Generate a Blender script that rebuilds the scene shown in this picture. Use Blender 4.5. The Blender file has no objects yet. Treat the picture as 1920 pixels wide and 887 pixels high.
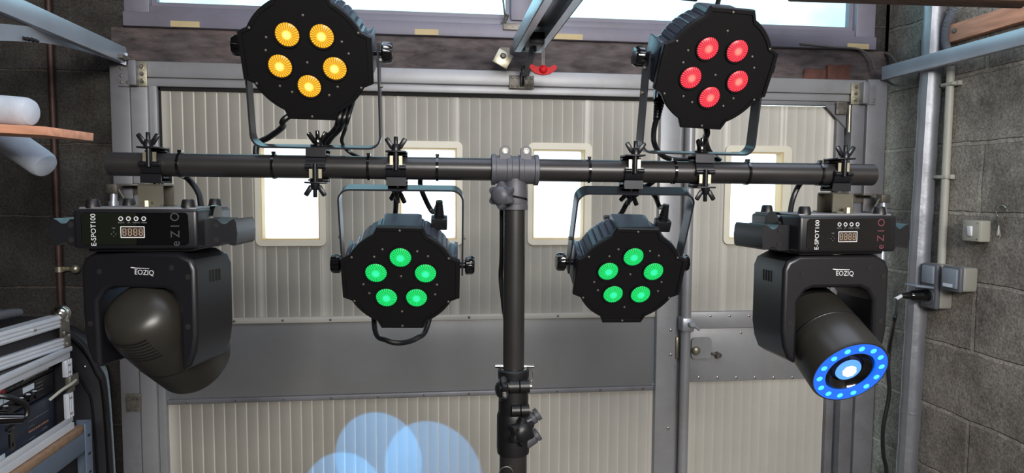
import bpy, bmesh, math, random
from mathutils import Vector, Matrix
random.seed(7)
SC = bpy.context.scene
COL = SC.collection
R = math.radians
V = Vector

# ------------------------------------------------------------------ camera
F = 1240.0
CAM = V((0, 0, 1.62))
YAW, PIT, ROL = R(6.65), R(3.88), R(0.31)
fwd = V((math.sin(YAW)*math.cos(PIT), math.cos(YAW)*math.cos(PIT), -math.sin(PIT)))
rt = V((math.cos(YAW), -math.sin(YAW), 0))
upv = rt.cross(fwd)
RT = rt*math.cos(ROL) + upv*math.sin(ROL)
UP = upv*math.cos(ROL) - rt*math.sin(ROL)
cd = bpy.data.cameras.new('camera')
cd.sensor_width = 36; cd.lens = F/1920*36; cd.clip_start = 0.02
cam = bpy.data.objects.new('camera', cd); COL.objects.link(cam)
cam.matrix_world = Matrix(((RT.x, UP.x, -fwd.x, CAM.x), (RT.y, UP.y, -fwd.y, CAM.y), (RT.z, UP.z, -fwd.z, CAM.z), (0, 0, 0, 1)))
SC.camera = cam

# ------------------------------------------------------------------ world, light, exposure
w = bpy.data.worlds.new('sky'); SC.world = w; w.use_nodes = True
bg = w.node_tree.nodes['Background']
bg.inputs[0].default_value = (0.74, 0.93, 1.0, 1); bg.inputs[1].default_value = 3.7
SC.view_settings.view_transform = 'Standard'; SC.view_settings.look = 'None'
SC.view_settings.exposure = 0.0; SC.view_settings.gamma = 1.0
SC.view_settings.use_curve_mapping = False


def area(name, loc, aim, sx, sy, power, col):
    l = bpy.data.lights.new(name, 'AREA'); l.shape = 'RECTANGLE'; l.size = sx; l.size_y = sy
    l.energy = power; l.color = col
    o = bpy.data.objects.new(name, l); COL.objects.link(o); o.location = loc
    o.rotation_euler = (V(aim)-V(loc)).to_track_quat('-Z', 'Y').to_euler()
    return o


area('added_front_fill', (0.5, -1.4, 2.3), (0.25, 2.15, 0.9), 1.4, 0.5, 108, (1.0, 0.97, 0.93))  # unseen fill added behind the camera to brighten door and fixtures
area('added_top_fill', (0.4, 0.95, 2.68), (0.4, 0.95, 0), 1.9, 0.9, 20, (0.72, 0.82, 1.0))  # added bluish fill from above for highlights on top faces; ceiling is closed


# ------------------------------------------------------------------ pixel to space
def ray(px, py):
    return RT*((px-960)/F) - UP*((py-443.5)/F) + fwd


def P(px, py, d): return CAM + ray(px, py)*d
def PY(px, py, y): r = ray(px, py); return CAM + r*((y-CAM.y)/r.y)
def PX(px, py, x): r = ray(px, py); return CAM + r*((x-CAM.x)/r.x)


# ------------------------------------------------------------------ materials
def lin(c):
    out = []
    for v in c:
        v = v/255
        out.append(v/12.92 if v <= 0.04045 else ((v+0.055)/1.055)**2.4)
    return tuple(out)+(1,)


def nd(nt, t, **k):
    n = nt.nodes.new(t)
    for a, b in k.items(): setattr(n, a, b)
    return n


def mat(name, col, rough=0.5, metal=0.0, var=0.12, scale=12, bump=0.0, bscale=80, coat=0, spec=0.5, dirt=None, dirt_amt=0.5, stretch=None):
    m = bpy.data.materials.new(name); m.use_nodes = True
    nt = m.node_tree; b = nt.nodes['Principled BSDF']
    c = lin(col)
    tc = nd(nt, 'ShaderNodeTexCoord')
    src = tc.outputs['Object']
    if stretch:
        mp = nd(nt, 'ShaderNodeMapping'); mp.inputs['Scale'].default_value = stretch
        nt.links.new(src, mp.inputs[0]); src = mp.outputs[0]
    n = nd(nt, 'ShaderNodeTexNoise'); n.inputs['Scale'].default_value = scale; n.inputs['Detail'].default_value = 6
    nt.links.new(src, n.inputs['Vector'])
    r = nd(nt, 'ShaderNodeValToRGB')
    r.color_ramp.elements[0].position = 0.3; r.color_ramp.elements[1].position = 0.7
    r.color_ramp.elements[0].color = tuple(x*(1-var) for x in c[:3])+(1,)
    r.color_ramp.elements[1].color = tuple(min(1, x*(1+var)) for x in c[:3])+(1,)
    nt.links.new(n.outputs['Fac'], r.inputs['Fac'])
    outc = r.outputs['Color']
    if dirt:
        n2 = nd(nt, 'ShaderNodeTexNoise'); n2.inputs['Scale'].default_value = scale*0.35; n2.inputs['Detail'].default_value = 10
        n2.inputs['Roughness'].default_value = 0.75
        nt.links.new(src, n2.inputs['Vector'])
        r2 = nd(nt, 'ShaderNodeValToRGB'); r2.color_ramp.elements[0].position = 0.48; r2.color_ramp.elements[1].position = 0.66
        r2.color_ramp.elements[1].color = (dirt_amt,)*3+(1,)
        nt.links.new(n2.outputs['Fac'], r2.inputs['Fac'])
        mx = nd(nt, 'ShaderNodeMix', data_type='RGBA'); mx.inputs['B'].default_value = lin(dirt)
        nt.links.new(r2.outputs['Color'], mx.inputs['Factor']); nt.links.new(outc, mx.inputs['A'])
        outc = mx.outputs['Result']
    nt.links.new(outc, b.inputs['Base Color'])
    b.inputs['Roughness'].default_value = rough; b.inputs['Metallic'].default_value = metal
    b.inputs['Specular IOR Level'].default_value = spec
    if coat: b.inputs['Coat Weight'].default_value = coat; b.inputs['Coat Roughness'].default_value = 0.15
    if bump:
        nb = nd(nt, 'ShaderNodeTexNoise'); nb.inputs['Scale'].default_value = bscale; nb.inputs['Detail'].default_value = 8
        nt.links.new(src, nb.inputs['Vector'])
        bp = nd(nt, 'ShaderNodeBump'); bp.inputs['Strength'].default_value = bump; bp.inputs['Distance'].default_value = 0.004
        nt.links.new(nb.outputs['Fac'], bp.inputs['Height']); nt.links.new(bp.outputs['Normal'], b.inputs['Normal'])
    return m


def block_mat(name, axis, c1, c2, mortar, bw, bh, offz, offx, stain, rough_mortar=0.012):
    """concrete block masonry: brick texture laid over the wall plane, with grain and mortar relief"""
    m = bpy.data.materials.new(name); m.use_nodes = True
    nt = m.node_tree; b = nt.nodes['Principled BSDF']; b.inputs['Roughness'].default_value = 0.95
    b.inputs['Specular IOR Level'].default_value = 0.2
    tc = nd(nt, 'ShaderNodeTexCoord'); sx = nd(nt, 'ShaderNodeSeparateXYZ'); cx = nd(nt, 'ShaderNodeCombineXYZ')
    nt.links.new(tc.outputs['Object'], sx.inputs[0])
    nt.links.new(sx.outputs[axis], cx.inputs[0]); nt.links.new(sx.outputs['Z'], cx.inputs[1])
    mp = nd(nt, 'ShaderNodeMapping'); mp.inputs['Location'].default_value = (offx, offz, 0)
    nt.links.new(cx.outputs[0], mp.inputs[0])
    wob = nd(nt, 'ShaderNodeTexNoise'); wob.inputs['Scale'].default_value = 9; wob.inputs['Detail'].default_value = 5
    nt.links.new(mp.outputs[0], wob.inputs['Vector'])
    ws = nd(nt, 'ShaderNodeVectorMath', operation='MULTIPLY_ADD'); ws.inputs[1].default_value = (0.018, 0.018, 0)
    nt.links.new(wob.outputs['Color'], ws.inputs[0]); nt.links.new(mp.outputs[0], ws.inputs[2])
    br = nd(nt, 'ShaderNodeTexBrick'); br.offset = 0.5
    br.inputs['Scale'].default_value = 1; br.inputs['Brick Width'].default_value = bw; br.inputs['Row Height'].default_value = bh
    br.inputs['Mortar Size'].default_value = rough_mortar*0.55; br.inputs['Mortar Smooth'].default_value = 0.35
    br.inputs['Color1'].default_value = lin(c1); br.inputs['Color2'].default_value = lin(c2); br.inputs['Mortar'].default_value = lin(mortar)
    nt.links.new(ws.outputs[0], br.inputs['Vector'])
    st = nd(nt, 'ShaderNodeTexNoise'); st.inputs['Scale'].default_value = 5.5; st.inputs['Detail'].default_value = 10; st.inputs['Roughness'].default_value = 0.7
    nt.links.new(tc.outputs['Object'], st.inputs['Vector'])
    rs = nd(nt, 'ShaderNodeValToRGB'); rs.color_ramp.elements[0].position = 0.42; rs.color_ramp.elements[1].position = 0.68
    nt.links.new(st.outputs['Fac'], rs.inputs['Fac'])
    mul = nd(nt, 'ShaderNodeMix', data_type='RGBA'); mul.inputs['B'].default_value = lin(stain)
    scl = nd(nt, 'ShaderNodeMath', operation='MULTIPLY'); scl.inputs[1].default_value = 0.85
    nt.links.new(rs.outputs['Color'], scl.inputs[0]); nt.links.new(scl.outputs[0], mul.inputs['Factor']); nt.links.new(br.outputs['Color'], mul.inputs['A'])
    gr = nd(nt, 'ShaderNodeTexNoise'); gr.inputs['Scale'].default_value = 130; gr.inputs['Detail'].default_value = 6; gr.inputs['Roughness'].default_value = 0.7
    nt.links.new(tc.outputs['Object'], gr.inputs['Vector'])
    rg = nd(nt, 'ShaderNodeMapRange'); rg.inputs['From Min'].default_value = 0.3; rg.inputs['From Max'].default_value = 0.7
    rg.inputs['To Min'].default_value = 0.5; rg.inputs['To Max'].default_value = 1.5
    nt.links.new(gr.outputs['Fac'], rg.inputs['Value'])
    mg = nd(nt, 'ShaderNodeVectorMath', operation='MULTIPLY')
    nt.links.new(mul.outputs['Result'], mg.inputs[0]); nt.links.new(rg.outputs[0], mg.inputs[1])
    nt.links.new(mg.outputs[0], b.inputs['Base Color'])
    # relief
    inv = nd(nt, 'ShaderNodeMath', operation='MULTIPLY_ADD'); inv.inputs[1].default_value = -0.6
    nt.links.new(br.outputs['Fac'], inv.inputs[0])
    g2 = nd(nt, 'ShaderNodeMath', operation='MULTIPLY'); g2.inputs[1].default_value = 0.3
    nt.links.new(gr.outputs['Fac'], g2.inputs[0])
    g3 = nd(nt, 'ShaderNodeMath', operation='ADD'); g4 = nd(nt, 'ShaderNodeMath', operation='MULTIPLY'); g4.inputs[1].default_value = 1.2
    nt.links.new(st.outputs['Fac'], g4.inputs[0]); nt.links.new(g2.outputs[0], g3.inputs[0]); nt.links.new(g4.outputs[0], g3.inputs[1])
    nt.links.new(g3.outputs[0], inv.inputs[2])
    bp = nd(nt, 'ShaderNodeBump'); bp.inputs['Strength'].default_value = 1.0; bp.inputs['Distance'].default_value = 0.016
    nt.links.new(inv.outputs[0], bp.inputs['Height']); nt.links.new(bp.outputs['Normal'], b.inputs['Normal'])
    return m


def emit(name, col, s):
    m = bpy.data.materials.new(name); m.use_nodes = True
    b = m.node_tree.nodes['Principled BSDF']
    b.inputs['Base Color'].default_value = (0.02, 0.02, 0.02, 1)
    b.inputs['Emission Color'].default_value = lin(col); b.inputs['Emission Strength'].default_value = s
    return m


def led_mat(name, body, core, sb, sc):
    """lit LED lens: bright core, radial facets; object coordinates with the lens centre at its origin, axis along local Y"""
    m = bpy.data.materials.new(name); m.use_nodes = True
    nt = m.node_tree; b = nt.nodes['Principled BSDF']
    b.inputs['Base Color'].default_value = (0.01, 0.01, 0.01, 1); b.inputs['Roughness'].default_value = 0.3; b.inputs['Specular IOR Level'].default_value = 0.25
    tc = nd(nt, 'ShaderNodeTexCoord'); sx = nd(nt, 'ShaderNodeSeparateXYZ'); nt.links.new(tc.outputs['Object'], sx.inputs[0])
    an = nd(nt, 'ShaderNodeMath', operation='ARCTAN2'); nt.links.new(sx.outputs['Z'], an.inputs[0]); nt.links.new(sx.outputs['X'], an.inputs[1])
    mu = nd(nt, 'ShaderNodeMath', operation='MULTIPLY'); mu.inputs[1].default_value = 26; nt.links.new(an.outputs[0], mu.inputs[0])
    si = nd(nt, 'ShaderNodeMath', operation='SINE'); nt.links.new(mu.outputs[0], si.inputs[0])
    cx = nd(nt, 'ShaderNodeCombineXYZ'); nt.links.new(sx.outputs['X'], cx.inputs[0]); nt.links.new(sx.outputs['Z'], cx.inputs[1])
    ln = nd(nt, 'ShaderNodeVectorMath', operation='LENGTH'); nt.links.new(cx.outputs[0], ln.inputs[0])
    rr = nd(nt, 'ShaderNodeMapRange'); rr.inputs['From Min'].default_value = 0.0035; rr.inputs['From Max'].default_value = 0.0075
    rr.inputs['To Min'].default_value = 1; rr.inputs['To Max'].default_value = 0; nt.links.new(ln.outputs['Value'], rr.inputs['Value'])
    mx = nd(nt, 'ShaderNodeMix', data_type='RGBA'); mx.inputs['A'].default_value = lin(body); mx.inputs['B'].default_value = lin(core)
    nt.links.new(rr.outputs[0], mx.inputs['Factor'])
    sp = nd(nt, 'ShaderNodeMath', operation='MULTIPLY_ADD', use_clamp=True); sp.inputs[1].default_value = 0.42; sp.inputs[2].default_value = -0.02
    nt.links.new(si.outputs[0], sp.inputs[0])
    m2 = nd(nt, 'ShaderNodeMix', data_type='RGBA'); m2.inputs['B'].default_value = lin(core)
    nt.links.new(sp.outputs[0], m2.inputs['Factor']); nt.links.new(mx.outputs['Result'], m2.inputs['A'])
    nt.links.new(m2.outputs['Result'], b.inputs['Emission Color'])
    f = nd(nt, 'ShaderNodeMath', operation='MULTIPLY_ADD'); f.inputs[1].default_value = 0.38*sb; f.inputs[2].default_value = sb
    nt.links.new(si.outputs[0], f.inputs[0])
    s = nd(nt, 'ShaderNodeMix', data_type='FLOAT'); s.inputs['B'].default_value = sc
    nt.links.new(rr.outputs[0], s.inputs['Factor']); nt.links.new(f.outputs[0], s.inputs['A'])
    nt.links.new(s.outputs['Result'], b.inputs['Emission Strength'])
    return m


def frosted(name, col):
    m = bpy.data.materials.new(name); m.use_nodes = True
    nt = m.node_tree; nt.nodes.remove(nt.nodes['Principled BSDF'])
    o = nt.nodes['Material Output']
    t = nd(nt, 'ShaderNodeBsdfTranslucent')
    n = nd(nt, 'ShaderNodeTexNoise'); n.inputs['Scale'].default_value = 9; n.inputs['Detail'].default_value = 4
    tc = nd(nt, 'ShaderNodeTexCoord'); nt.links.new(tc.outputs['Object'], n.inputs['Vector'])
    r = nd(nt, 'ShaderNodeValToRGB'); r.color_ramp.elements[0].position = 0.3; r.color_ramp.elements[1].position = 0.6
    r.color_ramp.elements[0].color = tuple(x*0.88 for x in col[:3])+(1,); r.color_ramp.elements[1].color = tuple(col[:3])+(1,)
    nt.links.new(n.outputs['Fac'], r.inputs['Fac']); nt.links.new(r.outputs['Color'], t.inputs['Color'])
    g = nd(nt, 'ShaderNodeBsdfGlossy'); g.inputs['Roughness'].default_value = 0.25
    mix = nd(nt, 'ShaderNodeMixShader'); mix.inputs[0].default_value = 0.04
    nt.links.new(t.outputs[0], mix.inputs[1]); nt.links.new(g.outputs[0], mix.inputs[2]); nt.links.new(mix.outputs[0], o.inputs['Surface'])
    return m


M = {}
M['cream'] = mat('cream_door_sheet', (186, 182, 172), 0.42, var=0.04, scale=6, dirt=(168, 162, 148), dirt_amt=0.35)
M['cream_low'] = M['cream']
M['alu'] = mat('grey_door_aluminium', (150, 150, 152), 0.42, 0.3, var=0.06, scale=9, dirt=(124, 119, 112), dirt_amt=0.4, bump=0.05, bscale=200)
M['alu_dark'] = mat('dull_grey_aluminium', (124, 124, 128), 0.5, 0.3, var=0.08, scale=9, dirt=(92, 86, 80), dirt_amt=0.5)
M['panel'] = mat('plain_grey_panel', (132, 132, 132), 0.42, 0.25, var=0.04, scale=5, dirt=(116, 113, 107), dirt_amt=0.35)
M['shadow'] = mat('painted_shade_black', (14, 13, 13), 0.8)  # near-black standing in for shade in gaps, holes, slots and recesses
M['winframe'] = mat('cream_window_frame', (214, 208, 190), 0.45, var=0.04)
M['reveal'] = mat('beige_window_reveal', (205, 180, 132), 0.5, var=0.05)
M['topframe'] = mat('painted_grey_window_frame', (120, 117, 131), 0.5, var=0.06, scale=8, dirt=(104, 98, 98), dirt_amt=0.45)
M['lintel'] = mat('old_dark_timber', (82, 74, 74), 0.9, var=0.5, scale=14, bump=1.0, bscale=45, dirt=(122, 104, 100), dirt_amt=0.6, stretch=(1, 2, 3.5))
M['rust_brick'] = mat('weathered_red_brick', (96, 62, 52), 0.9, var=0.3, scale=30, bump=0.6, bscale=120)
M['steel'] = mat('galvanised_steel', (190, 193, 200), 0.38, 0.75, var=0.1, scale=14)
M['rail'] = mat('painted_steel_rail', (168, 172, 182), 0.35, 0.3, var=0.08, scale=10)
M['zinc'] = mat('zinc_plate', (168, 162, 142), 0.35, 0.8, var=0.2, scale=30)
M['oldzinc'] = mat('dirty_zinc_plate', (118, 112, 104), 0.5, 0.6, var=0.35, scale=40, dirt=(50, 44, 40), dirt_amt=0.8)
M['screw'] = mat('steel_screw', (170, 165, 155), 0.3, 0.9, var=0.05)
M['black'] = mat('matt_black_plastic', (17, 17, 19), 0.42, var=0.1, scale=40, bump=0.08, bscale=900)
M['face'] = mat('black_face_plate', (9, 8, 11), 0.5, var=0.08, spec=0.35)
M['rib'] = mat('black_cast_housing', (62, 66, 78), 0.32, 0.3, var=0.06)
M['blackmetal'] = mat('black_painted_steel', (26, 26, 30), 0.33, 0.35, var=0.1)
M['strap'] = mat('satin_black_yoke_steel', (48, 49, 56), 0.3, 0.4, var=0.06)
M['tube'] = mat('black_powder_coated_tube', (44, 42, 42), 0.36, 0.25, var=0.1, scale=20, bump=0.03, bscale=600)
M['cast'] = mat('dark_grey_cast_plastic', (74, 74, 80), 0.5, 0.1, var=0.08)
M['gloss'] = mat('gloss_black_plastic', (10, 10, 12), 0.12, var=0.05, coat=0.4)
M['rubber'] = mat('black_rubber_cable', (16, 16, 18), 0.38)
M['chrome'] = mat('bright_chrome', (215, 212, 205), 0.14, 1.0, var=0.04)
M['greybracket'] = mat('brushed_steel_bracket', (120, 116, 104), 0.38, 0.7, var=0.12, scale=25)
M['yoke'] = mat('dark_moving_head_plastic', (21, 21, 25), 0.36, var=0.06, scale=30)
M['head'] = mat('satin_moving_head_shell', (46, 44, 40), 0.36, 0.15, var=0.05)
M['white_ink'] = mat('white_print', (205, 205, 208), 0.6, var=0.02)
M['grey_ink'] = mat('grey_print', (112, 112, 112), 0.6, var=0.02)
M['dim_ink'] = mat('dim_logo_print', (58, 57, 60), 0.5, var=0.02)
M['red_ink'] = mat('dark_red_logo_print', (104, 52, 62), 0.5, var=0.02)
M['display'] = mat('smoked_display', (58, 48, 42), 0.3, var=0.05)
M['seg'] = mat('unlit_display_segment', (170, 150, 130), 0.5, var=0.02)
M['green_screen'] = mat('dark_green_tinted_label', (16, 20, 12), 0.3, var=0.04)
M['wood'] = mat('bare_reddish_board', (200, 142, 112), 0.7, var=0.2, scale=9, bump=0.2, bscale=60, stretch=(1, 8, 8))
M['wood2'] = mat('orange_batten', (200, 142, 114), 0.75, var=0.25, scale=9, bump=0.3, bscale=60, stretch=(8, 1, 8))
M['joist'] = mat('dark_roof_joist', (92, 66, 52), 0.85, var=0.35, scale=9, bump=0.5, bscale=40, stretch=(1, 8, 8))
M['foam'] = mat('pale_grey_foam', (178, 184, 194), 0.75, var=0.06, scale=40, bump=0.15, bscale=150)
M['copper'] = mat('tarnished_copper', (62, 44, 38), 0.55, 0.4, var=0.3, scale=22)
M['duct'] = mat('silver_foil_wrap', (140, 142, 148), 0.46, 0.6, var=0.15, scale=10, bump=0.6, bscale=22)
M['pvc'] = mat('cream_pvc_conduit', (160, 158, 148), 0.5, var=0.06)
M['corr'] = mat('grey_corrugated_sleeve', (98, 102, 110), 0.5, var=0.06)
M['socket'] = mat('slate_grey_socket_plastic', (120, 128, 138), 0.4, var=0.04)
M['socket_dk'] = mat('dark_grey_socket_gasket', (84, 86, 92), 0.5, var=0.04)
M['socket_lt'] = mat('beige_grey_socket_back', (134, 132, 124), 0.5, var=0.04)
M['switch'] = mat('ivory_grey_switch_box', (150, 148, 136), 0.5, var=0.05)
M['red'] = mat('red_plastic', (200, 14, 26), 0.5, var=0.04, spec=0.25)
M['cord'] = mat('grey_cord', (158, 152, 150), 0.7, var=0.2, scale=200)
M['case_alu'] = mat('ridged_case_aluminium', (214, 217, 224), 0.35, 0.35, var=0.06)
M['case_black'] = mat('black_laminate', (30, 28, 32), 0.45, var=0.08)
M['rackblue'] = mat('blue_black_amplifier_face', (38, 45, 62), 0.4, 0.2, var=0.08)
M['rackblack'] = mat('black_rack_panel', (24, 24, 28), 0.4, var=0.08)
M['label'] = mat('white_tape_label', (196, 204, 214), 0.6, var=0.04)
M['shelfsteel'] = mat('blue_grey_shelf_steel', (98, 112, 130), 0.45, 0.3, var=0.06)
M['chip'] = mat('chipboard_shelf', (140, 110, 86), 0.8, var=0.2, scale=60)
M['bag'] = mat('black_padded_nylon', (26, 26, 32), 0.6, var=0.1, bump=0.15, bscale=500)
M['floor'] = mat('grey_concrete_floor', (92, 88, 84), 0.85, var=0.15, scale=4, bump=0.3)
M['ceiling'] = mat('dusty_roof_boards', (60, 52, 48), 0.9, var=0.25, scale=4, bump=0.3)
M['tape'] = mat('old_masking_tape', (186, 168, 128), 0.8, var=0.1)
M['wire'] = mat('old_grey_wire', (96, 92, 90), 0.7, var=0.1)
M['handle_grey'] = mat('grey_rubber_handle', (70, 70, 76), 0.5, var=0.06)
M['pane'] = frosted('frosted_window_glass', (0.93, 0.93, 0.97, 1))
M['sky_pane'] = frosted('frosted_fanlight_glass', (0.77, 0.96, 1.0, 1))
M['amber'] = led_mat('amber_led_lens', (255, 172, 0), (255, 228, 110), 1.0, 2.2)
M['redled'] = led_mat('red_led_lens', (255, 30, 68), (255, 140, 125), 1.0, 1.25)
M['green'] = led_mat('green_led_lens', (0, 208, 84), (50, 250, 170), 1.0, 1.25)
M['ring'] = emit('blue_ring_light', (10, 105, 235), 1.15)
M['dot'] = emit('bright_cyan_led', (70, 200, 255), 1.7)
M['core'] = emit('white_lens_light', (225, 240, 255), 5)
M['glow'] = emit('blue_lens_light', (90, 160, 255), 1.3)
M['lens_dark'] = mat('dark_blue_glass_lens', (10, 16, 44), 0.08, var=0.05, coat=0.6)


# ------------------------------------------------------------------ mesh builder
def frame(o, x=None, y=None, z=None):
    """matrix from origin and axes (two of three)"""
    if x is not None: x = V(x).normalized()
    if y is not None: y = V(y).normalized()
    if z is not None: z = V(z).normalized()
    if x is not None and y is not None: z = x.cross(y).normalized(); y = z.cross(x)
    elif x is not None and z is not None: y = z.cross(x).normalized(); z = x.cross(y)
    elif y is not None and z is not None: x = y.cross(z).normalized(); y = z.cross(x)
    return Matrix(((x.x, y.x, z.x, o[0]), (x.y, y.y, z.y, o[1]), (x.z, y.z, z.z, o[2]), (0, 0, 0, 1)))


def perp(d):
    d = V(d).normalized()
    a = V((0, 0, 1)) if abs(d.z) < 0.9 else V((1, 0, 0))
    x = a.cross(d).normalized()
    return x, d.cross(x).normalized()


def smooth_path(pts, n=8):
    pts = [V(p) for p in pts]
    if len(pts) < 3: return pts
    out = []
    q = [pts[0]*2-pts[1]]+pts+[pts[-1]*2-pts[-2]]
    for i in range(1, len(q)-2):
        a, b, c, d = q[i-1:i+3]
        for k in range(n):
            t = k/n
            out.append(0.5*((2*b)+(c-a)*t+(2*a-5*b+4*c-d)*t*t+(3*b-a-3*c+d)*t**3))
    out.append(pts[-1])
    return out


class MB:
    def __init__(s): s.bm = bmesh.new()

    def box(s, c, size, rot=None, bevel=0.0, seg=2):
        t = bmesh.new(); bmesh.ops.create_cube(t, size=1)
        bmesh.ops.scale(t, vec=V(size), verts=t.verts)
        if bevel: bmesh.ops.bevel(t, geom=t.edges[:], offset=bevel, segments=seg, affect='EDGES', profile=0.5)
        mt = Matrix.Translation(V(c)) @ (rot.to_4x4() if rot is not None else Matrix())
        return s._merge(t, mt)

    def boxm(s, m, size, bevel=0.0, seg=2):
        t = bmesh.new(); bmesh.ops.create_cube(t, size=1)
        bmesh.ops.scale(t, vec=V(size), verts=t.verts)
        if bevel: bmesh.ops.bevel(t, geom=t.edges[:], offset=bevel, segments=seg, affect='EDGES', profile=0.5)
        return s._merge(t, m)

    def _merge(s, t, m):
        vm = {}
        for v in t.verts: vm[v] = s.bm.verts.new(m @ v.co)
        for f in t.faces:
            try: s.bm.faces.new([vm[v] for v in f.verts])
            except ValueError: pass
        t.free(); return s

    def ring_loft(s, rings, caps=True, close=False):
        rv = [[s.bm.verts.new(p) for p in r] for r in rings]
        n = len(rv[0])
        pairs = list(zip(rv[:-1], rv[1:]))
        if close: pairs.append((rv[-1], rv[0]))
        for a, b in pairs:
            for i in range(n):
                j = (i+1) % n
                s.bm.faces.new((a[i], a[j], b[j], b[i]))
        if caps and not close:
            s.bm.faces.new(rv[0][::-1]); s.bm.faces.new(rv[-1])
        return s

    def tube(s, pts, r, seg=10, smooth=True, n=8, close=False):
        pts = smooth_path(pts, n) if smooth else [V(p) for p in pts]
        rs = r if isinstance(r, (list, tuple)) else [r]*len(pts)
        rings = []; x = None
        for i, p in enumerate(pts):
            d = (pts[min(i+1, len(pts)-1)]-pts[max(i-1, 0)])
            if close: d = pts[(i+1) % len(pts)]-pts[i-1]
            d.normalize()
            if x is None: x, y = perp(d)
            else:
                x = (x-d*x.dot(d)).normalized(); y = d.cross(x)
            k = rs[min(i, len(rs)-1)]
            rings.append([p+(x*math.cos(2*math.pi*j/seg)+y*math.sin(2*math.pi*j/seg))*k for j in range(seg)])
        return s.ring_loft(rings, True, close)

    def cyl(s, a, b, r, r2=None, seg=20):
        return s.tube([a, b], [r, r2 if r2 is not None else r], seg, smooth=False)

    def lathe(s, m, prof, seg=32, caps=True):
        """prof: list of (radius, height) along local z of matrix m"""
        rings = [[m @ V((r*math.cos(2*math.pi*j/seg), r*math.sin(2*math.pi*j/seg), h)) for j in range(seg)] for r, h in prof]
        return s.ring_loft(rings, caps)

    def prism(s, m, poly, h0, h1):
        """polygon in local xy of m, extruded along local z from h0 to h1"""
        a = [s.bm.verts.new(m @ V((x, y, h0))) for x, y in poly]
        b = [s.bm.verts.new(m @ V((x, y, h1))) for x, y in poly]
        n = len(a)
        for i in range(n):
            j = (i+1) % n
            s.bm.faces.new((a[i], a[j], b[j], b[i]))
        s.bm.faces.new(a[::-1]); s.bm.faces.new(b)
        return s

    def ringprism(s, m, outer, inner, h0, h1):
        """frame: outer and inner loops with equal counts"""
        n = len(outer)
        L = [[s.bm.verts.new(m @ V((x, y, h))) for x, y in lp] for lp in (outer, inner) for h in (h0, h1)]
        o0, o1, i0, i1 = L
        for i in range(n):
            j = (i+1) % n
            s.bm.faces.new((o0[i], o0[j], o1[j], o1[i])); s.bm.faces.new((i0[j], i0[i], i1[i], i1[j]))
            s.bm.faces.new((o1[i], o1[j], i1[j], i1[i])); s.bm.faces.new((o0[j], o0[i], i0[i], i0[j]))
        return s

    def band(s, pts, wdir, wid, th):
        """flat strap swept along pts; wdir = direction of its width"""
        wdir = V(wdir).normalized(); rings = []
        pts = [V(p) for p in pts]
        for i, p in enumerate(pts):
            d = (pts[min(i+1, len(pts)-1)]-pts[max(i-1, 0)]).normalized()
            n = d.cross(wdir).normalized()
            rings.append([p+wdir*wid/2+n*th/2, p-wdir*wid/2+n*th/2, p-wdir*wid/2-n*th/2, p+wdir*wid/2-n*th/2])
        return s.ring_loft(rings)

    def ell(s, c, r, m=None, u=20, v=12):
        t = bmesh.new(); bmesh.ops.create_uvsphere(t, u_segments=u, v_segments=v, radius=1)
        bmesh.ops.scale(t, vec=V(r) if not isinstance(r, float) else V((r, r, r)), verts=t.verts)
        return s._merge(t, (m or Matrix()) @ Matrix.Translation(V(c)) if m is None else m @ Matrix.Translation(V(c)))

    def build(s, name, material, parent=None, loc=None, ang=35, fix=True):
        bm = s.bm
        if fix: bmesh.ops.recalc_face_normals(bm, faces=bm.faces)
        for f in bm.faces: f.smooth = True
        lim = R(ang)
        for e in bm.edges:
            if len(e.link_faces) == 2: e.smooth = e.calc_face_angle(0) < lim
            else: e.smooth = False
        me = bpy.data.meshes.new(name)
        if loc is not None: bmesh.ops.translate(bm, vec=-V(loc), verts=bm.verts)
        bm.to_mesh(me); bm.free(); me.materials.append(material)
        o = bpy.data.objects.new(name, me); COL.objects.link(o)
        if loc is not None: o.location = loc
        if parent is not None: o.parent = parent
        return o


def tag(o, label, cat, group=None):
    o['label'] = label; o['category'] = cat
    if group: o['group'] = group
    return o


def struct(o, label=None, cat=None):
    o['kind'] = 'structure'
    if label: o['label'] = label
    if cat: o['category'] = cat
    return o


def thing(name, label, cat, m=None, group=None, kind=None):
    o = bpy.data.objects.new(name, None); COL.objects.link(o); o.empty_display_size = 0.05
    if m is not None: o.matrix_world = m
    tag(o, label, cat, group)
    if kind: o['kind'] = kind
    return o


def dup(o, parent, m):
    c = o.copy(); COL.objects.link(c); c.parent = parent; c.matrix_local = m
    return c


FONT_MESH = {}


def text(name, body, size, m, material, parent, ext=0.0002, squash=1.0):
    """lettering turned into a mesh; local x = reading direction, z = out of the surface"""
    cu = bpy.data.curves.new(name, 'FONT'); cu.body = body; cu.size = size; cu.extrude = ext
    cu.align_x = 'CENTER'; cu.align_y = 'CENTER'; cu.resolution_u = 3
    tmp = bpy.data.objects.new(name+'_c', cu); COL.objects.link(tmp)
    dg = bpy.context.evaluated_depsgraph_get()
    me = bpy.data.meshes.new_from_object(tmp.evaluated_get(dg))
    bpy.data.objects.remove(tmp)
    me.transform(m @ Matrix.Diagonal((squash, 1, 1, 1)))
    me.materials.clear(); me.materials.append(material)
    o = bpy.data.objects.new(name, me); COL.objects.link(o)
    if parent is not None: o.parent = parent
    return o


def rrect(x0, y0, x1, y1, r, n=5):
    pts = []
    for cx, cy, a in ((x1-r, y1-r, 0), (x0+r, y1-r, 90), (x0+r, y0+r, 180), (x1-r, y0+r, 270)):
        for k in range(n+1):
            t = R(a+90*k/n); pts.append((cx+r*math.cos(t), cy+r*math.sin(t)))
    return pts


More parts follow.
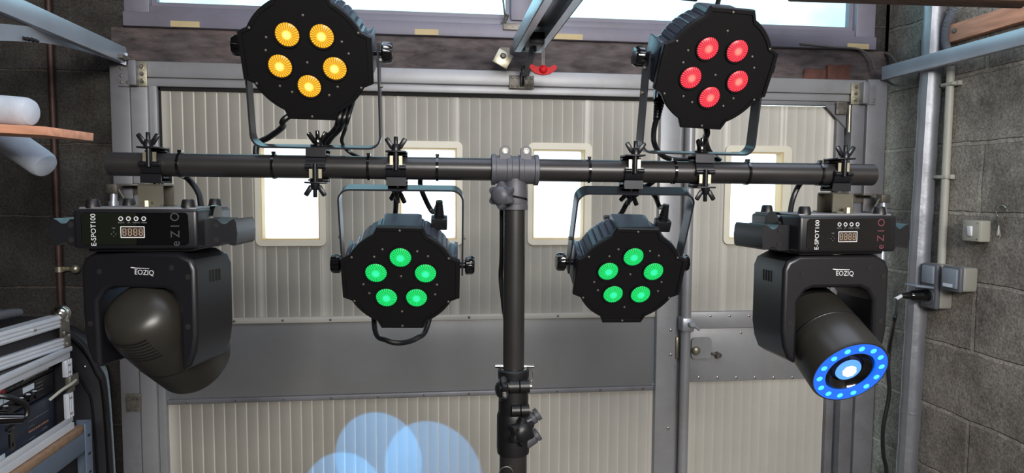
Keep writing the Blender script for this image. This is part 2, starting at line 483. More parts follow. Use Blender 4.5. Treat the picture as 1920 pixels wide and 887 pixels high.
# ================================================================== ROOM
YD = 2.15                                   # inner face of the door leaf
YW = 2.20                                   # face of the end wall
ZH = lambda px, py: PY(px, py, YD).z
XR = PY(1652, 400, YW).x                    # right wall plane
XL = -3.0
ZC = 2.78
zlt = PY(935, 74, YW).z                     # underside of fanlight frame
zfr = PY(935, 138, YW).z                    # top of door frame
xl_open = PY(217, 300, YW).x
wall_l_mat = block_mat('sooty_block_wall', 'X', (80, 77, 74), (60, 58, 56), (92, 85, 78), 0.47, 0.222,
                       -(PY(150, 265, YW).z), -(PY(112, 300, YW).x)+0.0, (40, 36, 34), 0.008)
zr0 = PX(1645, 280, XR).z
wall_r_mat = block_mat('grey_block_wall', 'Y', (160, 152, 142), (142, 135, 126), (172, 164, 152), 0.44, 0.208,
                       -zr0, -(PX(1837, 300, XR).y), (86, 80, 74), 0.014)

b = MB()
b.box(((XL+xl_open)/2, YW+0.1, ZC/2), (xl_open-XL, 0.2, ZC))
b.box(((PY(1646, 400, YW).x+XR)/2+0.05, YW+0.1, ZC/2), (XR-PY(1646, 400, YW).x+0.1, 0.2, ZC))
struct(b.build('wall_back', wall_l_mat), 'dark sooty concrete block wall left of the garage door', 'wall')
wtop_l = PY(236, 30, YW).x; wtop_r = PY(1636, 60, YW).x
zwt = 2.66
b = MB()
b.box(((xl_open+wtop_l)/2, YW+0.1, (zlt+ZC)/2), (wtop_l-xl_open, 0.2, ZC-zlt))
b.box(((wtop_r+XR)/2, YW+0.1, (zlt+ZC)/2), (XR-wtop_r, 0.2, ZC-zlt))
b.box(((wtop_l+wtop_r)/2, YW+0.1, (zwt+ZC)/2), (wtop_r-wtop_l, 0.2, ZC-zwt))
struct(b.build('wall_above_door', wall_l_mat), 'dark wall surface around the fanlight over the door', 'wall')
b = MB()
b.box(((xl_open+XR)/2, YW+0.09, (zlt+zfr)/2), (XR-xl_open-0.002, 0.2, zlt-zfr), bevel=0.006)
struct(b.build('trim_1', M['lintel']), 'old dark rough lintel between door frame and fanlight', 'lintel')
b = MB(); b.box((XR+0.1, 0.35, ZC/2), (0.2, 4.3, ZC))
struct(b.build('wall_right', wall_r_mat), 'grey rough concrete block wall on the right', 'wall')
b = MB(); b.box((XL-0.1, 0.35, ZC/2), (0.2, 4.3, ZC))
struct(b.build('wall_left', wall_l_mat))
b = MB(); b.box(((XL+XR)/2, 0.35, -0.05), (XR-XL+0.4, 4.3, 0.1))
struct(b.build('floor', M['floor']))
b = MB(); b.box(((XL+XR)/2, -1.9, ZC/2), (XR-XL+0.4, 0.2, ZC))
struct(b.build('wall_rear', wall_r_mat))
b = MB(); b.box(((XL+XR)/2, 0.35, ZC+0.05), (XR-XL+0.4, 4.3, 0.1))
struct(b.build('ceiling', M['ceiling']))

# ------------------------------------------------------------------ fanlight (window_1)
win = thing('window_1', 'wide two pane fanlight with grey painted frame above the garage door', 'window', Matrix.Translation((0, YW, zlt)), kind='structure')
zp0 = PY(620, 23, YW).z - zlt               # underside of the glass
xm0, xm1 = PY(957, 20, YW).x, PY(998, 20, YW).x
xa, xb = PY(283, 5, YW).x, PY(1601, 50, YW).x
H = zwt-zlt
b = MB()
b.box(((wtop_l+wtop_r)/2, 0.0, 0.022), (wtop_r-wtop_l, 0.05, 0.044), bevel=0.004)
b.box(((wtop_l+wtop_r)/2, 0.015, (0.044+zp0)/2), (wtop_r-wtop_l, 0.04, zp0-0.044), bevel=0.003)
b.box(((wtop_l+xa)/2, 0.01, H/2), (xa-wtop_l, 0.05, H), bevel=0.004)
b.box(((xb+wtop_r)/2, 0.01, H/2), (wtop_r-xb, 0.05, H), bevel=0.004)
b.box(((xm0+xm1)/2, 0.01, H/2+0.03), (xm1-xm0, 0.05, H-0.06), bevel=0.004)
b.box(((wtop_l+wtop_r)/2, 0.01, H-0.03), (wtop_r-wtop_l, 0.05, 0.06), bevel=0.004)
b.build('window_frame', M['topframe'], win)
for x0, x1 in ((xa, xm0), (xm1, xb)):
    b = MB()
    b.ringprism(frame((0, 0.0, 0), x=(1, 0, 0), z=(0, 1, 0)), [(x0-0.001, -zp0+0.001), (x1+0.001, -zp0+0.001), (x1+0.001, -H+0.06), (x0-0.001, -H+0.06)],
                [(x0+0.014, -zp0-0.014), (x1-0.014, -zp0-0.014), (x1-0.014, -H+0.074), (x0+0.014, -H+0.074)], 0.008, 0.03)
    b.build('glazing_bead', M['topframe'], win)
    b = MB(); b.box(((x0+x1)/2, 0.032, (zp0+H-0.06)/2), (x1-x0, 0.003, H-0.06-zp0))
    b.build('pane', M['sky_pane'], win)
for i, (px, wd) in enumerate(((353, 0.085), (800, 0.075), (1063, 0.095), (1600, 0.08), (1262, 0.04))):
    c = PY(px, 50+(px-240)*0.0324-2, YW)
    b = MB(); b.box((c.x, YW-0.026, zlt+0.010), (wd, 0.002, 0.018))
    tag(b.build('masking_tape', M['tape']), ['yellowed masking tape strip at far left of fanlight frame', 'yellowed masking tape strip right of amber spotlight', 'yellowed masking tape strip right of red pull handle',
        'yellowed masking tape strip at far right fanlight corner', 'short tape strip half hidden beside red spotlight'][i], 'tape', 'masking tape strips on the fanlight frame')
# opening latch on the mullion
b = MB(); c = PY(962, 50, YW-0.03)
b.box(c, (0.065, 0.008, 0.022), bevel=0.001); b.cyl(c+V((-0.025, -0.01, 0.01)), c+V((-0.045, -0.015, 0.16)), 0.003, seg=8)
b.cyl(c+V((-0.03, 0, 0.012)), c+V((-0.02, -0.01, 0.035)), 0.007, seg=10)
for dx in (0.0, 0.02): b.cyl(c+V((dx, -0.004, 0)), c+V((dx, -0.007, 0)), 0.0035, seg=8)
tag(b.build('fanlight_latch', M['oldzinc']), 'rusty fanlight stay with thin rod at the middle mullion', 'latch')

# ------------------------------------------------------------------ fixed door frame (trim)
ZB = 0.02
xj0, xj1 = PY(217, 400, YD-0.02).x, PY(250, 300, YD-0.02).x
yj = YD+0.02
b = MB(); b.box(((xj0+xj1)/2, yj, (ZB+zfr)/2), (xj1-xj0, 0.10, zfr-ZB), bevel=0.003)
struct(b.build('trim_2', M['alu_dark']), 'left grey metal jamb of the garage door', 'jamb')
xk0, xk1 = PY(1612, 300, YD).x, PY(1648, 300, YD).x
b = MB(); b.box(((xk0+xk1)/2, yj, (ZB+zfr)/2), (xk1-xk0, 0.10, zfr-ZB), bevel=0.003)
struct(b.build('trim_3', M['alu_dark']), 'right grey metal jamb of the garage door', 'jamb')

# ------------------------------------------------------------------ the garage door leaf (door_1)
door = thing('door_1', 'large cream ribbed up and over garage door with grey metal frame', 'garage door', Matrix.Translation((0, YD, 0)), kind='structure')
z0 = ZH(935, 178); z1 = ZH(935, 589)          # upper ribbed zone
z2 = ZH(830, 600); z3 = ZH(830, 733)          # plain band
zt = zfr-0.004
xo0, xo1 = PY(256, 300, YD).x, PY(1608, 300, YD).x
xi0 = PY(302, 300, YD).x
xc0, xc1 = PY(1227, 600, YD).x, PY(1262, 600, YD).x
xs1 = PY(1290, 600, YD).x
xr1 = PY(1562, 300, YD).x
YDm = 0.0
b = MB()
ztop_in = ZH(935, 163)
b.box(((xo0+xo1)/2, 0.0, (zt+ztop_in)/2), (xo1-xo0, 0.06, zt-ztop_in), bevel=0.003)
b.box(((xi0+xo1)/2-0.02, 0.004, (ztop_in+z0)/2), (xo1-xi0+0.06, 0.05, ztop_in-z0-0.001), bevel=0.002)
b.build('top_rail', M['alu'], door)
b = MB()
xm = PY(288, 300, YD).x
b.box(((xo0+xm)/2, 0.0, (ZB+ztop_in)/2), (xm-xo0-0.002, 0.06, ztop_in-ZB), bevel=0.003)
b.box(((xm+xi0)/2, 0.005, (ZB+ztop_in)/2), (xi0-xm, 0.05, ztop_in-ZB), bevel=0.002)
b.build('stile', M['alu'], door)
xq = PY(1584, 300, YD).x
b = MB()
b.box(((xq+xo1)/2, 0.0, (ZB+ztop_in)/2), (xo1-xq, 0.06, ztop_in-ZB), bevel=0.003)
b.box(((xq+PY(1578, 300, YD).x)/2, 0.02, (ZB+ztop_in)/2), (xq-PY(1578, 300, YD).x, 0.02, ztop_in-ZB))
b.build('stile', M['alu_dark'], door)
b = MB(); b.box(((xi0+xc0)/2, 0.004, z0-0.005), (xc0-xi0, 0.02, 0.010)); b.box((xi0+0.003, 0.004, (z0+z1)/2), (0.006, 0.02, z0-z1))
b.build('gap_shade_strip', M['shadow'], door)  # dark strips painting the shaded gap along top and left of the panel
# centre post
b = MB()
b.box(((xc0+xc1)/2, 0.0, (ZB+z0)/2), (xc1-xc0, 0.05, z0-ZB), bevel=0.002)
b.box(((xc1+xs1)/2, 0.012, (ZB+z0)/2), (xs1-xc1, 0.02, z0-ZB))
b.build('centre_post', M['alu'], door)


def ribbed(name, xa, xb, za, zb, holes, pitch, parent, yoff=0.0, material=None):
    """vertical-ribbed pressed sheet, with rectangular holes; facing -y"""
    xs = []; k = 0; x = xa
    xs.append((xa, 0))
    while x+pitch < xb-0.006:
        x += pitch
        xs += [(x-0.0030, 0), (x-0.0024, -0.0012), (x-0.0018, 0.0065), (x+0.0008, 0.0065), (x+0.0012, 0)]
    xs.append((xb, 0))
    prof = sorted(xs)

    def depth(x):
        for (p, d), (q, e) in zip(prof, prof[1:]):
            if p <= x <= q: return d+(e-d)*((x-p)/(q-p) if q > p else 0)
        return 0
    cuts = set(p for p, _ in prof)
    for h in holes: cuts |= {h[0], h[1]}
    cuts = sorted(c for c in cuts if xa <= c <= xb)
    bb = MB(); bm = bb.bm
    cache = {}

    def vert(x, z):
        key = (round(x, 6), round(z, 6))
        if key not in cache: cache[key] = bm.verts.new((x, yoff+depth(x), z))
        return cache[key]
    zcuts = sorted({za, zb} | {h[2] for h in holes} | {h[3] for h in holes})
    for p, q in zip(cuts, cuts[1:]):
        if q-p < 1e-6: continue
        for u, v in zip(zcuts, zcuts[1:]):
            xm_, zm_ = (p+q)/2, (u+v)/2
            if any(h[0] < xm_ < h[1] and h[2] < zm_ < h[3] for h in holes): continue
            bm.faces.new((vert(p, u), vert(q, u), vert(q, v), vert(p, v)))
    o = bb.build(name, material or M['cream'], parent, ang=12, fix=False)
    md = o.modifiers.new('thickness', 'SOLIDIFY'); md.thickness = 0.012; md.offset = -1
    return o


wins = []
for (pl, pr, ol, orr) in ((491, 597, 479, 611), (752, 854, 741, 867), (1000, 1093, 989, 1108), (1369, 1463, 1357, 1480)):
    wins.append((PY(pl, 360, YD).x, PY(pr, 360, YD).x, PY(ol, 360, YD).x, PY(orr, 360, YD).x))
wzt, wzb = ZH(803, 280), ZH(803, 447)
wot, wob = ZH(803, 265), ZH(803, 460)


def hole(w_): return (w_[0]-0.008, w_[1]+0.008, wzb-0.008, wzt+0.008)


ribbed('upper_ribbed_panel', xi0, xc0, z1, z0, [hole(x) for x in wins[:3]], 0.0338, door)
ribbed('lower_ribbed_panel', xi0+0.0, xc0, ZB, z3-0.010, [], 0.0338, door)
mf = frame((0, 0, 0), x=(1, 0, 0), z=(0, 1, 0))      # local y = -z world


def door_window(w_, parent):
    p0, p1, o0, o1 = w_
    bb = MB()
    bb.ringprism(mf, rrect(o0, -wot, o1, -wob, 0.018), [(max(p0-0.004, min(p1+0.004, x)), max(-wzt-0.004, min(-wzb+0.004, y))) for x, y in rrect(p0-0.004, -wzt-0.004, p1+0.004, -wzb+0.004, 0.0001)], -0.009, 0.002)
    f = bb.build('window_frame', M['winframe'], parent)
    bb = MB()
    q = [(p0, -wzt), (p1, -wzt), (p1, -wzb), (p0, -wzb)]
    o = [(p0-0.006, -wzt-0.006), (p1+0.006, -wzt-0.006), (p1+0.006, -wzb+0.006), (p0-0.006, -wzb+0.006)]
    bb.ringprism(mf, o, q, -0.004, 0.042)
    bb.build('window_reveal', M['reveal'], f)
    bb = MB(); bb.box(((p0+p1)/2, 0.036, (wzt+wzb)/2), (p1-p0+0.004, 0.003, wzt-wzb+0.004))
    bb.build('pane', M['pane'], f)


for w_ in wins[:3]: door_window(w_, door)
# plain band with screwed strips
b = MB(); b.box(((xi0+xc0)/2, 0.006, (z2+z3)/2), (xc0-xi0-0.004, 0.02, z2-z3), bevel=0.002)
b.build('middle_panel', M['panel'], door)
for za_, zb_, mm in ((z2, z1+0.002, M['cream']), (z3-0.016, z3-0.001, M['alu_dark'])):
    b = MB(); b.box(((xi0+xc0)/2, 0.0, (za_+zb_)/2), (xc0-xi0-0.002, 0.022, zb_-za_), bevel=0.002)
    st = b.build('strip', mm, door)
    n = 11
    for k in range(n):
        x = xi0+0.06+(xc0-xi0-0.1)*k/(n-1)
        bb = MB(); bb.lathe(frame((x, -0.011, (za_+zb_)/2), z=(0, -1, 0), x=(1, 0, 0)), [(0.0042, 0), (0.004, 0.0012), (0.002, 0.002)], 10)
        bb.build('screw', M['oldzinc'], st)
for px, py in ((1258, 619), (1258, 665), (1269, 691), (1265, 753), (1253, 803), (1262, 860)):
    c = PY(px, py, YD-0.026)
    b = MB(); b.lathe(frame((c.x, -0.026 if px < 1262 else 0.0, c.z), z=(0, -1, 0), x=(1, 0, 0)), [(0.005, 0), (0.0045, 0.0015), (0.002, 0.0025)], 10)
    b.build('screw', M['screw'], door)
b = MB(); c0, c1 = ZH(1266, 632), ZH(1266, 671)
b.box(((xc1+xs1)/2-0.008, -0.002, (c0+c1)/2), (0.016, 0.012, c0-c1), bevel=0.001)
b.build('strike_plate', M['zinc'], door)

# ------------------------------------------------------------------ pedestrian door in the leaf (door_2)
pd = thing('door_2', 'narrow ribbed pedestrian door at the right end of the garage door', 'door', Matrix.Translation((0, YD, 0)), kind='structure')
zq0 = ZH(1400, 197)
ub = ZH(1350, 583); um = ZH(1350, 614); lb = ZH(1350, 714)
ribbed('upper_ribbed_panel', xs1, xr1, ub-0.002, zq0, [hole(wins[3])], 0.0338, pd, 0.002)
ribbed('lower_ribbed_panel', xs1, PY(1553, 760, YD).x, ZB, lb+0.002, [], 0.0338, pd, 0.002)
door_window(wins[3], pd)
xr2 = PY(1576, 300, YD).x
b = MB()
b.box(((xs1+xr2)/2, -0.002, (um+ub)/2), (xr2-xs1, 0.024, ub-um), bevel=0.002)
b.box(((xs1+xr2)/2, 0.004, (um+lb)/2), (xr2-xs1, 0.02, um-lb), bevel=0.002)
b.build('middle_panel', M['alu'], pd)
b = MB(); b.box(((xr1+xr2)/2, 0.0, (ZB+zq0)/2), (xr2-xr1, 0.03, zq0-ZB), bevel=0.002)
b.box(((xs1+xr2)/2, -0.002, (zq0+z0)/2+0.001), (xr2-xs1, 0.03, z0-zq0-0.002), bevel=0.002)
b.build('door_edge', M['alu_dark'], pd)
b = MB()
xt = PY(1286, 600, YD-0.03).x
b.cyl((xt, -0.03, ZB), (xt, -0.03, ZH(1286, 200)), 0.0165, seg=20)
b.build('vertical_tube', M['alu'], pd)
# gusset at the top right
b = MB()
g = [PY(1540, 199, YD), PY(1579, 199, YD), PY(1579, 242, YD)]
b.prism(mf, [(p.x, -p.z) for p in g], -0.022, -0.017)
b.build('corner_gusset', M['alu_dark'], pd)
# lock
b = MB(); a0, a1 = PY(1294, 632, YD), PY(1330, 670, YD)
b.prism(mf, rrect(a0.x, -a0.z, a1.x, -a1.z, 0.012), -0.016, -0.004)
lk = b.build('lock_plate', M['alu'], pd)
c = PY(1301, 655, YD)
b = MB(); b.lathe(frame((c.x, -0.014, c.z), z=(0, -1, 0), x=(1, 0, 0)), [(0.016, 0), (0.015, 0.008), (0.011, 0.014), (0.006, 0.016)], 20)
b.build('lock_cylinder', M['zinc'], lk)
c = PY(1342, 663, YD)
b = MB(); b.cyl((c.x, 0, c.z), (c.x, -0.03, c.z), 0.009, seg=14); b.cyl((c.x-0.024, -0.02, c.z+0.006), (c.x, -0.02, c.z), 0.004, seg=8)
b.build('key_stub', M['oldzinc'], pd)
for px, py in [(1329+36*k, 591) for k in range(7)]+[(1309+35*k, 707) for k in range(7)]+[(1327, 634), (1327, 667), (1388, 623)]:
    c = PY(px, py, YD)
    b = MB(); b.lathe(frame((c.x, -0.013 if py < 600 else -0.006, c.z), z=(0, -1, 0), x=(1, 0, 0)), [(0.0045, 0), (0.004, 0.0015), (0.002, 0.0025)], 10)
    b.build('screw', M['screw'], pd)
# clamp with small lever on the tube
c = PY(1286, 607, YD-0.03)
b = MB(); b.box((c.x, -0.032, c.z), (0.040, 0.045, 0.046), bevel=0.004)
b.cyl((c.x+0.006, -0.05, c.z+0.006), (c.x+0.006, -0.075, c.z+0.006), 0.009, seg=14)
b.cyl((c.x+0.006, -0.068, c.z+0.006), (c.x+0.032, -0.068, c.z-0.014), 0.0045, seg=10)
b.build('tube_clamp', M['steel'], pd)

# ------------------------------------------------------------------ hinges on the frame corners
def hinge(px0, py0, px1, py1, name, label, flip=1):
    a, c = PY(px0, py0, YD-0.035), PY(px1, py1, YD-0.035)
    t = thing(name, label, 'hinge', Matrix.Translation((a.x, YD-0.031, c.z)), group='steel corner hinges of the garage door')
    wd, ht = c.x-a.x, a.z-c.z
    bb = MB(); bb.box((wd/2, -0.003, ht/2), (wd, 0.006, ht), bevel=0.001)
    bb.build('plate', M['zinc'], t)
    bb = MB(); x = 0.012 if flip > 0 else wd-0.012
    bb.box((x, -0.016, ht/2), (0.022, 0.024, ht), bevel=0.002)
    bb.build('channel', M['alu_dark'], t)
    for k in range(3):
        bb = MB(); xx = wd*0.72 if flip > 0 else wd*0.28
        bb.lathe(frame((xx, -0.006, ht*(0.2+0.3*k)), z=(0, -1, 0), x=(1, 0, 0)), [(0.0065, 0), (0.0065, 0.004), (0.003, 0.007)], 6)
        bb.build('bolt', M['screw'], t)
    return t


hinge(245, 115, 276, 162, 'corner_hinge', 'zinc hinge bracket at upper left corner of the garage door')
hinge(1597, 155, 1622, 196, 'corner_hinge', 'zinc hinge bracket at upper right corner of the garage door', -1)
c0, c1 = PY(1571, 190, YD-0.04), PY(1590, 214, YD-0.04)
b = MB(); b.box(((c1.x+c0.x)/2, -0.032, (c0.z+c1.z)/2), (c1.x-c0.x, 0.005, c0.z-c1.z), bevel=0.001); hg_ = b.build('hinge', M['oldzinc'], pd)
b = MB(); c = PY(1594, 215, YD-0.04); b.cyl((c.x, -0.036, c1.z+0.03), (c.x, -0.036, c1.z-0.06), 0.005, seg=12); b.build('pin', M['zinc'], hg_)
# jamb plates
for (a, c_, lab) in (((222, 122), (247, 163), 'thin grey fixing plate on left jamb beside the corner hinge'), ((1622, 160), (1640, 197), 'thin dark fixing plate on right jamb beside the corner hinge')):
    p, q = PY(*a, YD-0.03), PY(*c_, YD-0.03)
    t = thing('fixing_plate', lab, 'metal plate', Matrix.Translation((p.x, YD-0.033, q.z)))
    b = MB(); b.box(((q.x-p.x)/2, 0, (p.z-q.z)/2), (q.x-p.x, 0.005, p.z-q.z), bevel=0.001); b.build('plate', M['alu_dark'], t)
    for fx, fz in ((0.25, 0.2), (0.25, 0.5), (0.25, 0.85), (0.75, 0.2)):
        bb = MB(); bb.lathe(frame(((q.x-p.x)*fx, -0.0025, (p.z-q.z)*fz), z=(0, -1, 0), x=(1, 0, 0)), [(0.005, 0), (0.0045, 0.0015), (0.002, 0.0025)], 10); bb.build('screw', M['oldzinc'], t)
# lower left spring plate
p, q = PY(235, 739, YD-0.035), PY(265, 771, YD-0.035)
t = thing('spring_plate', 'dirty steel plate on left jamb below the left moving head', 'metal plate', Matrix.Translation((p.x, YD-0.033, q.z)))
b = MB(); b.box(((q.x-p.x)/2, 0, (p.z-q.z)/2), (q.x-p.x, 0.006, p.z-q.z), bevel=0.001); b.build('plate', M['oldzinc'], t)
for k in range(6):
    bb = MB(); bb.lathe(frame(((q.x-p.x)*(0.25+0.25*(k % 3)), -0.003, (p.z-q.z)*(0.3+0.4*(k//3))), z=(0, -1, 0), x=(1, 0, 0)), [(0.004, 0), (0.0035, 0.003)], 8); bb.build('bolt', M['oldzinc'], t)


# pivot brackets with gas struts
def pivot(px, py, s, label):
    o = PY(px, py, YD-0.10)
    t = thing('door_pivot_arm', label, 'bracket', Matrix.Translation(o), group='pivot arms at both jambs')
    bb = MB(); bb.box((s*0.030, 0.045, 0.012), (0.06, 0.06, 0.006), bevel=0.001); bb.box((s*0.05, 0.07, 0.0), (0.055, 0.006, 0.035), bevel=0.001)
    bb.box((s*0.0, 0.0, 0.0), (0.03, 0.03, 0.028), bevel=0.003); bb.build('bracket', M['oldzinc'], t)
    bb = MB(); bb.cyl((s*0.012, 0.0, 0), (s*0.062, 0.02, -0.11), 0.0035, seg=8); bb.cyl((s*0.07, 0.06, 0), (s*0.072, 0.06, -0.16), 0.004, seg=8)
    bb.build('brace', M['greybracket'], t)
    bb = MB(); bb.cyl((0, 0, -0.012), (-s*0.0, -0.004, -0.04), 0.010, seg=14); bb.cyl((0, -0.004, -0.036), (s*0.006, -0.015, -0.33), 0.0135, seg=18)
    bb.build('strut', M['steel'], t)


pivot(213, 354, 1, 'steel pivot arm with strut at left jamb behind the left moving head')
pivot(1656, 372, -1, 'steel pivot arm with strut at right jamb behind the right moving head')

# left wall pipe
pc = PY(97, 140, YW-0.03); pc2 = PY(113, 560, YW-0.03)
px_ = (pc.x+pc2.x)/2
t = thing('copper_pipe', 'thin tarnished copper pipe running up the dark left wall', 'pipe', Matrix.Translation((px_, YW-0.03, 0)))
b = MB(); b.cyl((0, 0, 0.01), (0, 0, ZC-0.01), 0.0095, seg=14); b.build('pipe_run', M['copper'], t)
b = MB(); c = PY(120, 505, YW-0.03); b.lathe(Matrix.Translation((0, 0, c.z-0.008)), [(0.0135, 0), (0.0135, 0.016)], 16)
b.box((0.03, 0.01, c.z), (0.05, 0.006, 0.012), bevel=0.001); b.ell((0.042, 0.006, c.z), (0.014, 0.012, 0.014))
b.box((0, 0.022, c.z), (0.008, 0.02, 0.008)); b.build('pipe_clip', M['zinc'], t)

# ------------------------------------------------------------------ ceiling rails of the door
def rail(p0, p1, size, name, label, mt, cat='rail', up=(0, 0, 1)):
    p0, p1 = V(p0), V(p1)
    m = frame((p0+p1)/2, y=(p1-p0), z=up)
    o = bpy.data.objects.new(name, None); COL.objects.link(o); o.matrix_world = m; tag(o, label, cat)
    L = (p1-p0).length
    return o, L


# left side: box rail running back from the frame corner
xrl = PY(228, 110, YD-0.05).x
a = PY(228, 103, YD-0.05); zr_ = a.z
t, L = rail((xrl, YD-0.04, zr_), (xrl, -1.2, zr_), 0, 'ceiling_rail', 'pale steel box rail running overhead at upper left', None)
b = MB(); b.box((0, 0, 0), (0.022, L, 0.048), bevel=0.003); b.build('rail_profile', M['rail'], t)
b = MB(); b.box((0, -L/2+0.03, -0.012), (0.05, 0.06, 0.01)); b.build('end_plate', M['oldzinc'], t)
# perforated curved bar under it
pts = smooth_path([PY(238, 112, YD-0.05), P(170, 88, 1.9), P(100, 70, 1.65), P(30, 62, 1.45), P(-80, 58, 1.2)], 8)
t = thing('spring_lever', 'curved perforated flat bar below the upper left rail', 'bar')
t.location = pts[0]
b = MB(); b.band([p-pts[0] for p in pts], (0.1, 0.15, 1), 0.036, 0.005); b.build('flat_bar', M['rail'], t)
for k in range(4):
    c = P(41+8*k, 72+1.1*k, 1.49)-pts[0]
    b = MB(); b.cyl(c+V((0, -0.012, 0)), c+V((0, 0.012, 0)), 0.0036, seg=10); b.build('hole_shade_plug', M['shadow'], t)  # black plugs in place of the dark inside of each hole
# right side rail
zr2 = PX(1780, 106, XR-0.10).z
xq_ = XR-0.075
pz = PX(1700, 127, xq_).z
t, L = rail((xq_, YD-0.04, pz), (xq_, -1.2, pz), 0, 'ceiling_rail', 'pale steel box rail crossing the upper right wall', None)
b = MB(); b.box((0, 0, 0), (0.022, L, 0.045), bevel=0.003); b.build('rail_profile', M['rail'], t)
b = MB()
for yy in (-1.0, 0.2, 1.2): b.box((-0.04 if xq_ > 0 else 0.04, yy, 0), (0.058, 0.03, 0.02))
b.build('wall_bracket', M['oldzinc'], t)
# left rail hangers
# centre opener rail
lo = P(990, 90, 2.10); zc_ = lo.z
xcn = lo.x
hgt = PY(990, 92, YD-0.06).z+0.012
t = thing('opener_rail', 'pale steel track of the door opener running back from the lintel', 'rail', Matrix.Translation((PY(990, 90, YD-0.06).x, YD-0.06, hgt)))
b = MB()
for s in (-1, 1):
    b.box((s*0.044, -1.55, 0.0), (0.004, 3.1, 0.045), bevel=0.001); b.box((s*0.034, -1.55, -0.021), (0.022, 3.1, 0.003)); 
b.box((0, -1.55, 0.022), (0.09, 3.1, 0.003))
b.build('track', M['steel'], t)
b = MB(); b.box((0, -0.012, -0.004), (0.082, 0.022, 0.036), bevel=0.002); b.build('end_block', M['oldzinc'], t)
b = MB(); b.box((0.0, -0.14, -0.02), (0.044, 0.1, 0.034), bevel=0.003); b.cyl((0, -0.14, -0.035), (0, -0.14, -0.05), 0.006, seg=10)
b.build('carriage', M['blackmetal'], t)
b = MB(); b.band(smooth_path([(0.0, -0.12, -0.03), (-0.006, -0.09, -0.06), (-0.006, -0.05, -0.08), (-0.010, -0.02, -0.098)], 6), (1, 0, 0), 0.02, 0.004)
b.build('link_arm', M['handle_grey'], t)
# release cord and handle
hd = P(1018, 130, 1.93)
tp = P(1019, 64, 1.93)
t = thing('release_handle', 'red T shaped release handle hanging on a cord', 'pull handle', Matrix.Translation(hd))
b = MB()
top_ = [(-0.040, 0.008), (-0.036, 0.0125), (-0.030, 0.012), (-0.020, 0.0065), (-0.012, 0.006), (-0.006, 0.0105), (0.0, 0.012)]
bot_ = [(-0.040, 0.003), (-0.034, -0.004), (-0.024, -0.0115), (-0.012, -0.0155), (0.0, -0.017)]
prof = top_+[(-x, y) for x, y in top_[::-1][1:]]+[(-x, y) for x, y in bot_]+bot_[::-1][1:]
b.prism(frame((0, 0, 0), x=(1, 0, 0), y=(0, 0, 1)), prof, -0.006, 0.006)
hb = b.build('handle_body', M['red'], t)
b = MB(); b.ell((0, -0.006, -0.001), (0.0125, 0.007, 0.0125)); b.build('boss', M['red'], t)
b = MB()
for s in (-1, 1): b.tube([(s*0.0025, 0, 0.008), (s*0.0025, 0, tp.z-hd.z)], 0.0018, 8, smooth=False)
b.build('cord', M['cord'], t)
# latch parts beneath rail
c = PY(943, 110, YD-0.07)
t = thing('swing_latch', 'loose tilted square zinc latch plate left of the opener rail', 'latch plate', Matrix.Translation(c))
b = MB(); b.boxm(Matrix.Rotation(R(28), 4, 'Y'), (0.05, 0.004, 0.046), bevel=0.001); b.build('plate', M['zinc'], t)
b = MB(); b.lathe(frame((0.0, -0.002, 0.008), z=(0, -1, 0), x=(1, 0, 0)), [(0.009, 0), (0.009, 0.003), (0.005, 0.006)], 14); b.box((0.006, 0.03, 0.024), (0.03, 0.06, 0.022)); b.build('pivot_bolt', M['oldzinc'], t)
p, q = PY(955, 141, YD-0.034), PY(1001, 167, YD-0.034)
t = thing('centre_catch', 'riveted zinc catch plate in the middle of the door top rail', 'catch', Matrix.Translation((p.x, YD-0.034, q.z)))
wd, ht = q.x-p.x, p.z-q.z
b = MB(); b.box((wd/2, 0, ht/2), (wd, 0.005, ht), bevel=0.001); b.build('plate', M['oldzinc'], t)
for fx in (0.12, 0.32, 0.68, 0.9):
    for fz in (0.2, 0.8):
        bb = MB(); bb.lathe(frame((wd*fx, -0.0025, ht*fz), z=(0, -1, 0), x=(1, 0, 0)), [(0.004, 0), (0.0025, 0.002)], 10); bb.build('rivet', M['oldzinc'], t)
b = MB()
for dx in (0.45, 0.55): b.box((wd*dx, -0.018, ht*0.65), (0.005, 0.034, 0.04), bevel=0.001)
b.cyl((wd*0.38, -0.026, ht), (wd*0.75, -0.026, ht), 0.005, seg=10); b.box((wd*0.55, -0.02, ht*1.2), (0.016, 0.02, 0.035), bevel=0.003)
b.build('latch_tongue', M['blackmetal'], t)

# old cracked bricks patch on lintel right end
for k, (a, c_) in enumerate((((1506, 130), (1545, 154)), ((1549, 122), (1590, 154)))):
    p, q = PY(*a, YW-0.012), PY(*c_, YW-0.012)
    b = MB(); b.box(((p.x+q.x)/2, YW-0.013, (p.z+q.z)/2), (q.x-p.x, 0.024, p.z-q.z), bevel=0.004)
    tag(b.build('lintel_brick', M['rust_brick']), ['left of two exposed reddish bricks at right end of lintel', 'right of two exposed reddish bricks at right end of lintel'][k], 'brick', 'exposed bricks in the lintel')

# ================================================================== RIGHT WALL FITTINGS
def on_wall(px, py, off=0.0): return PX(px, py, XR-off)


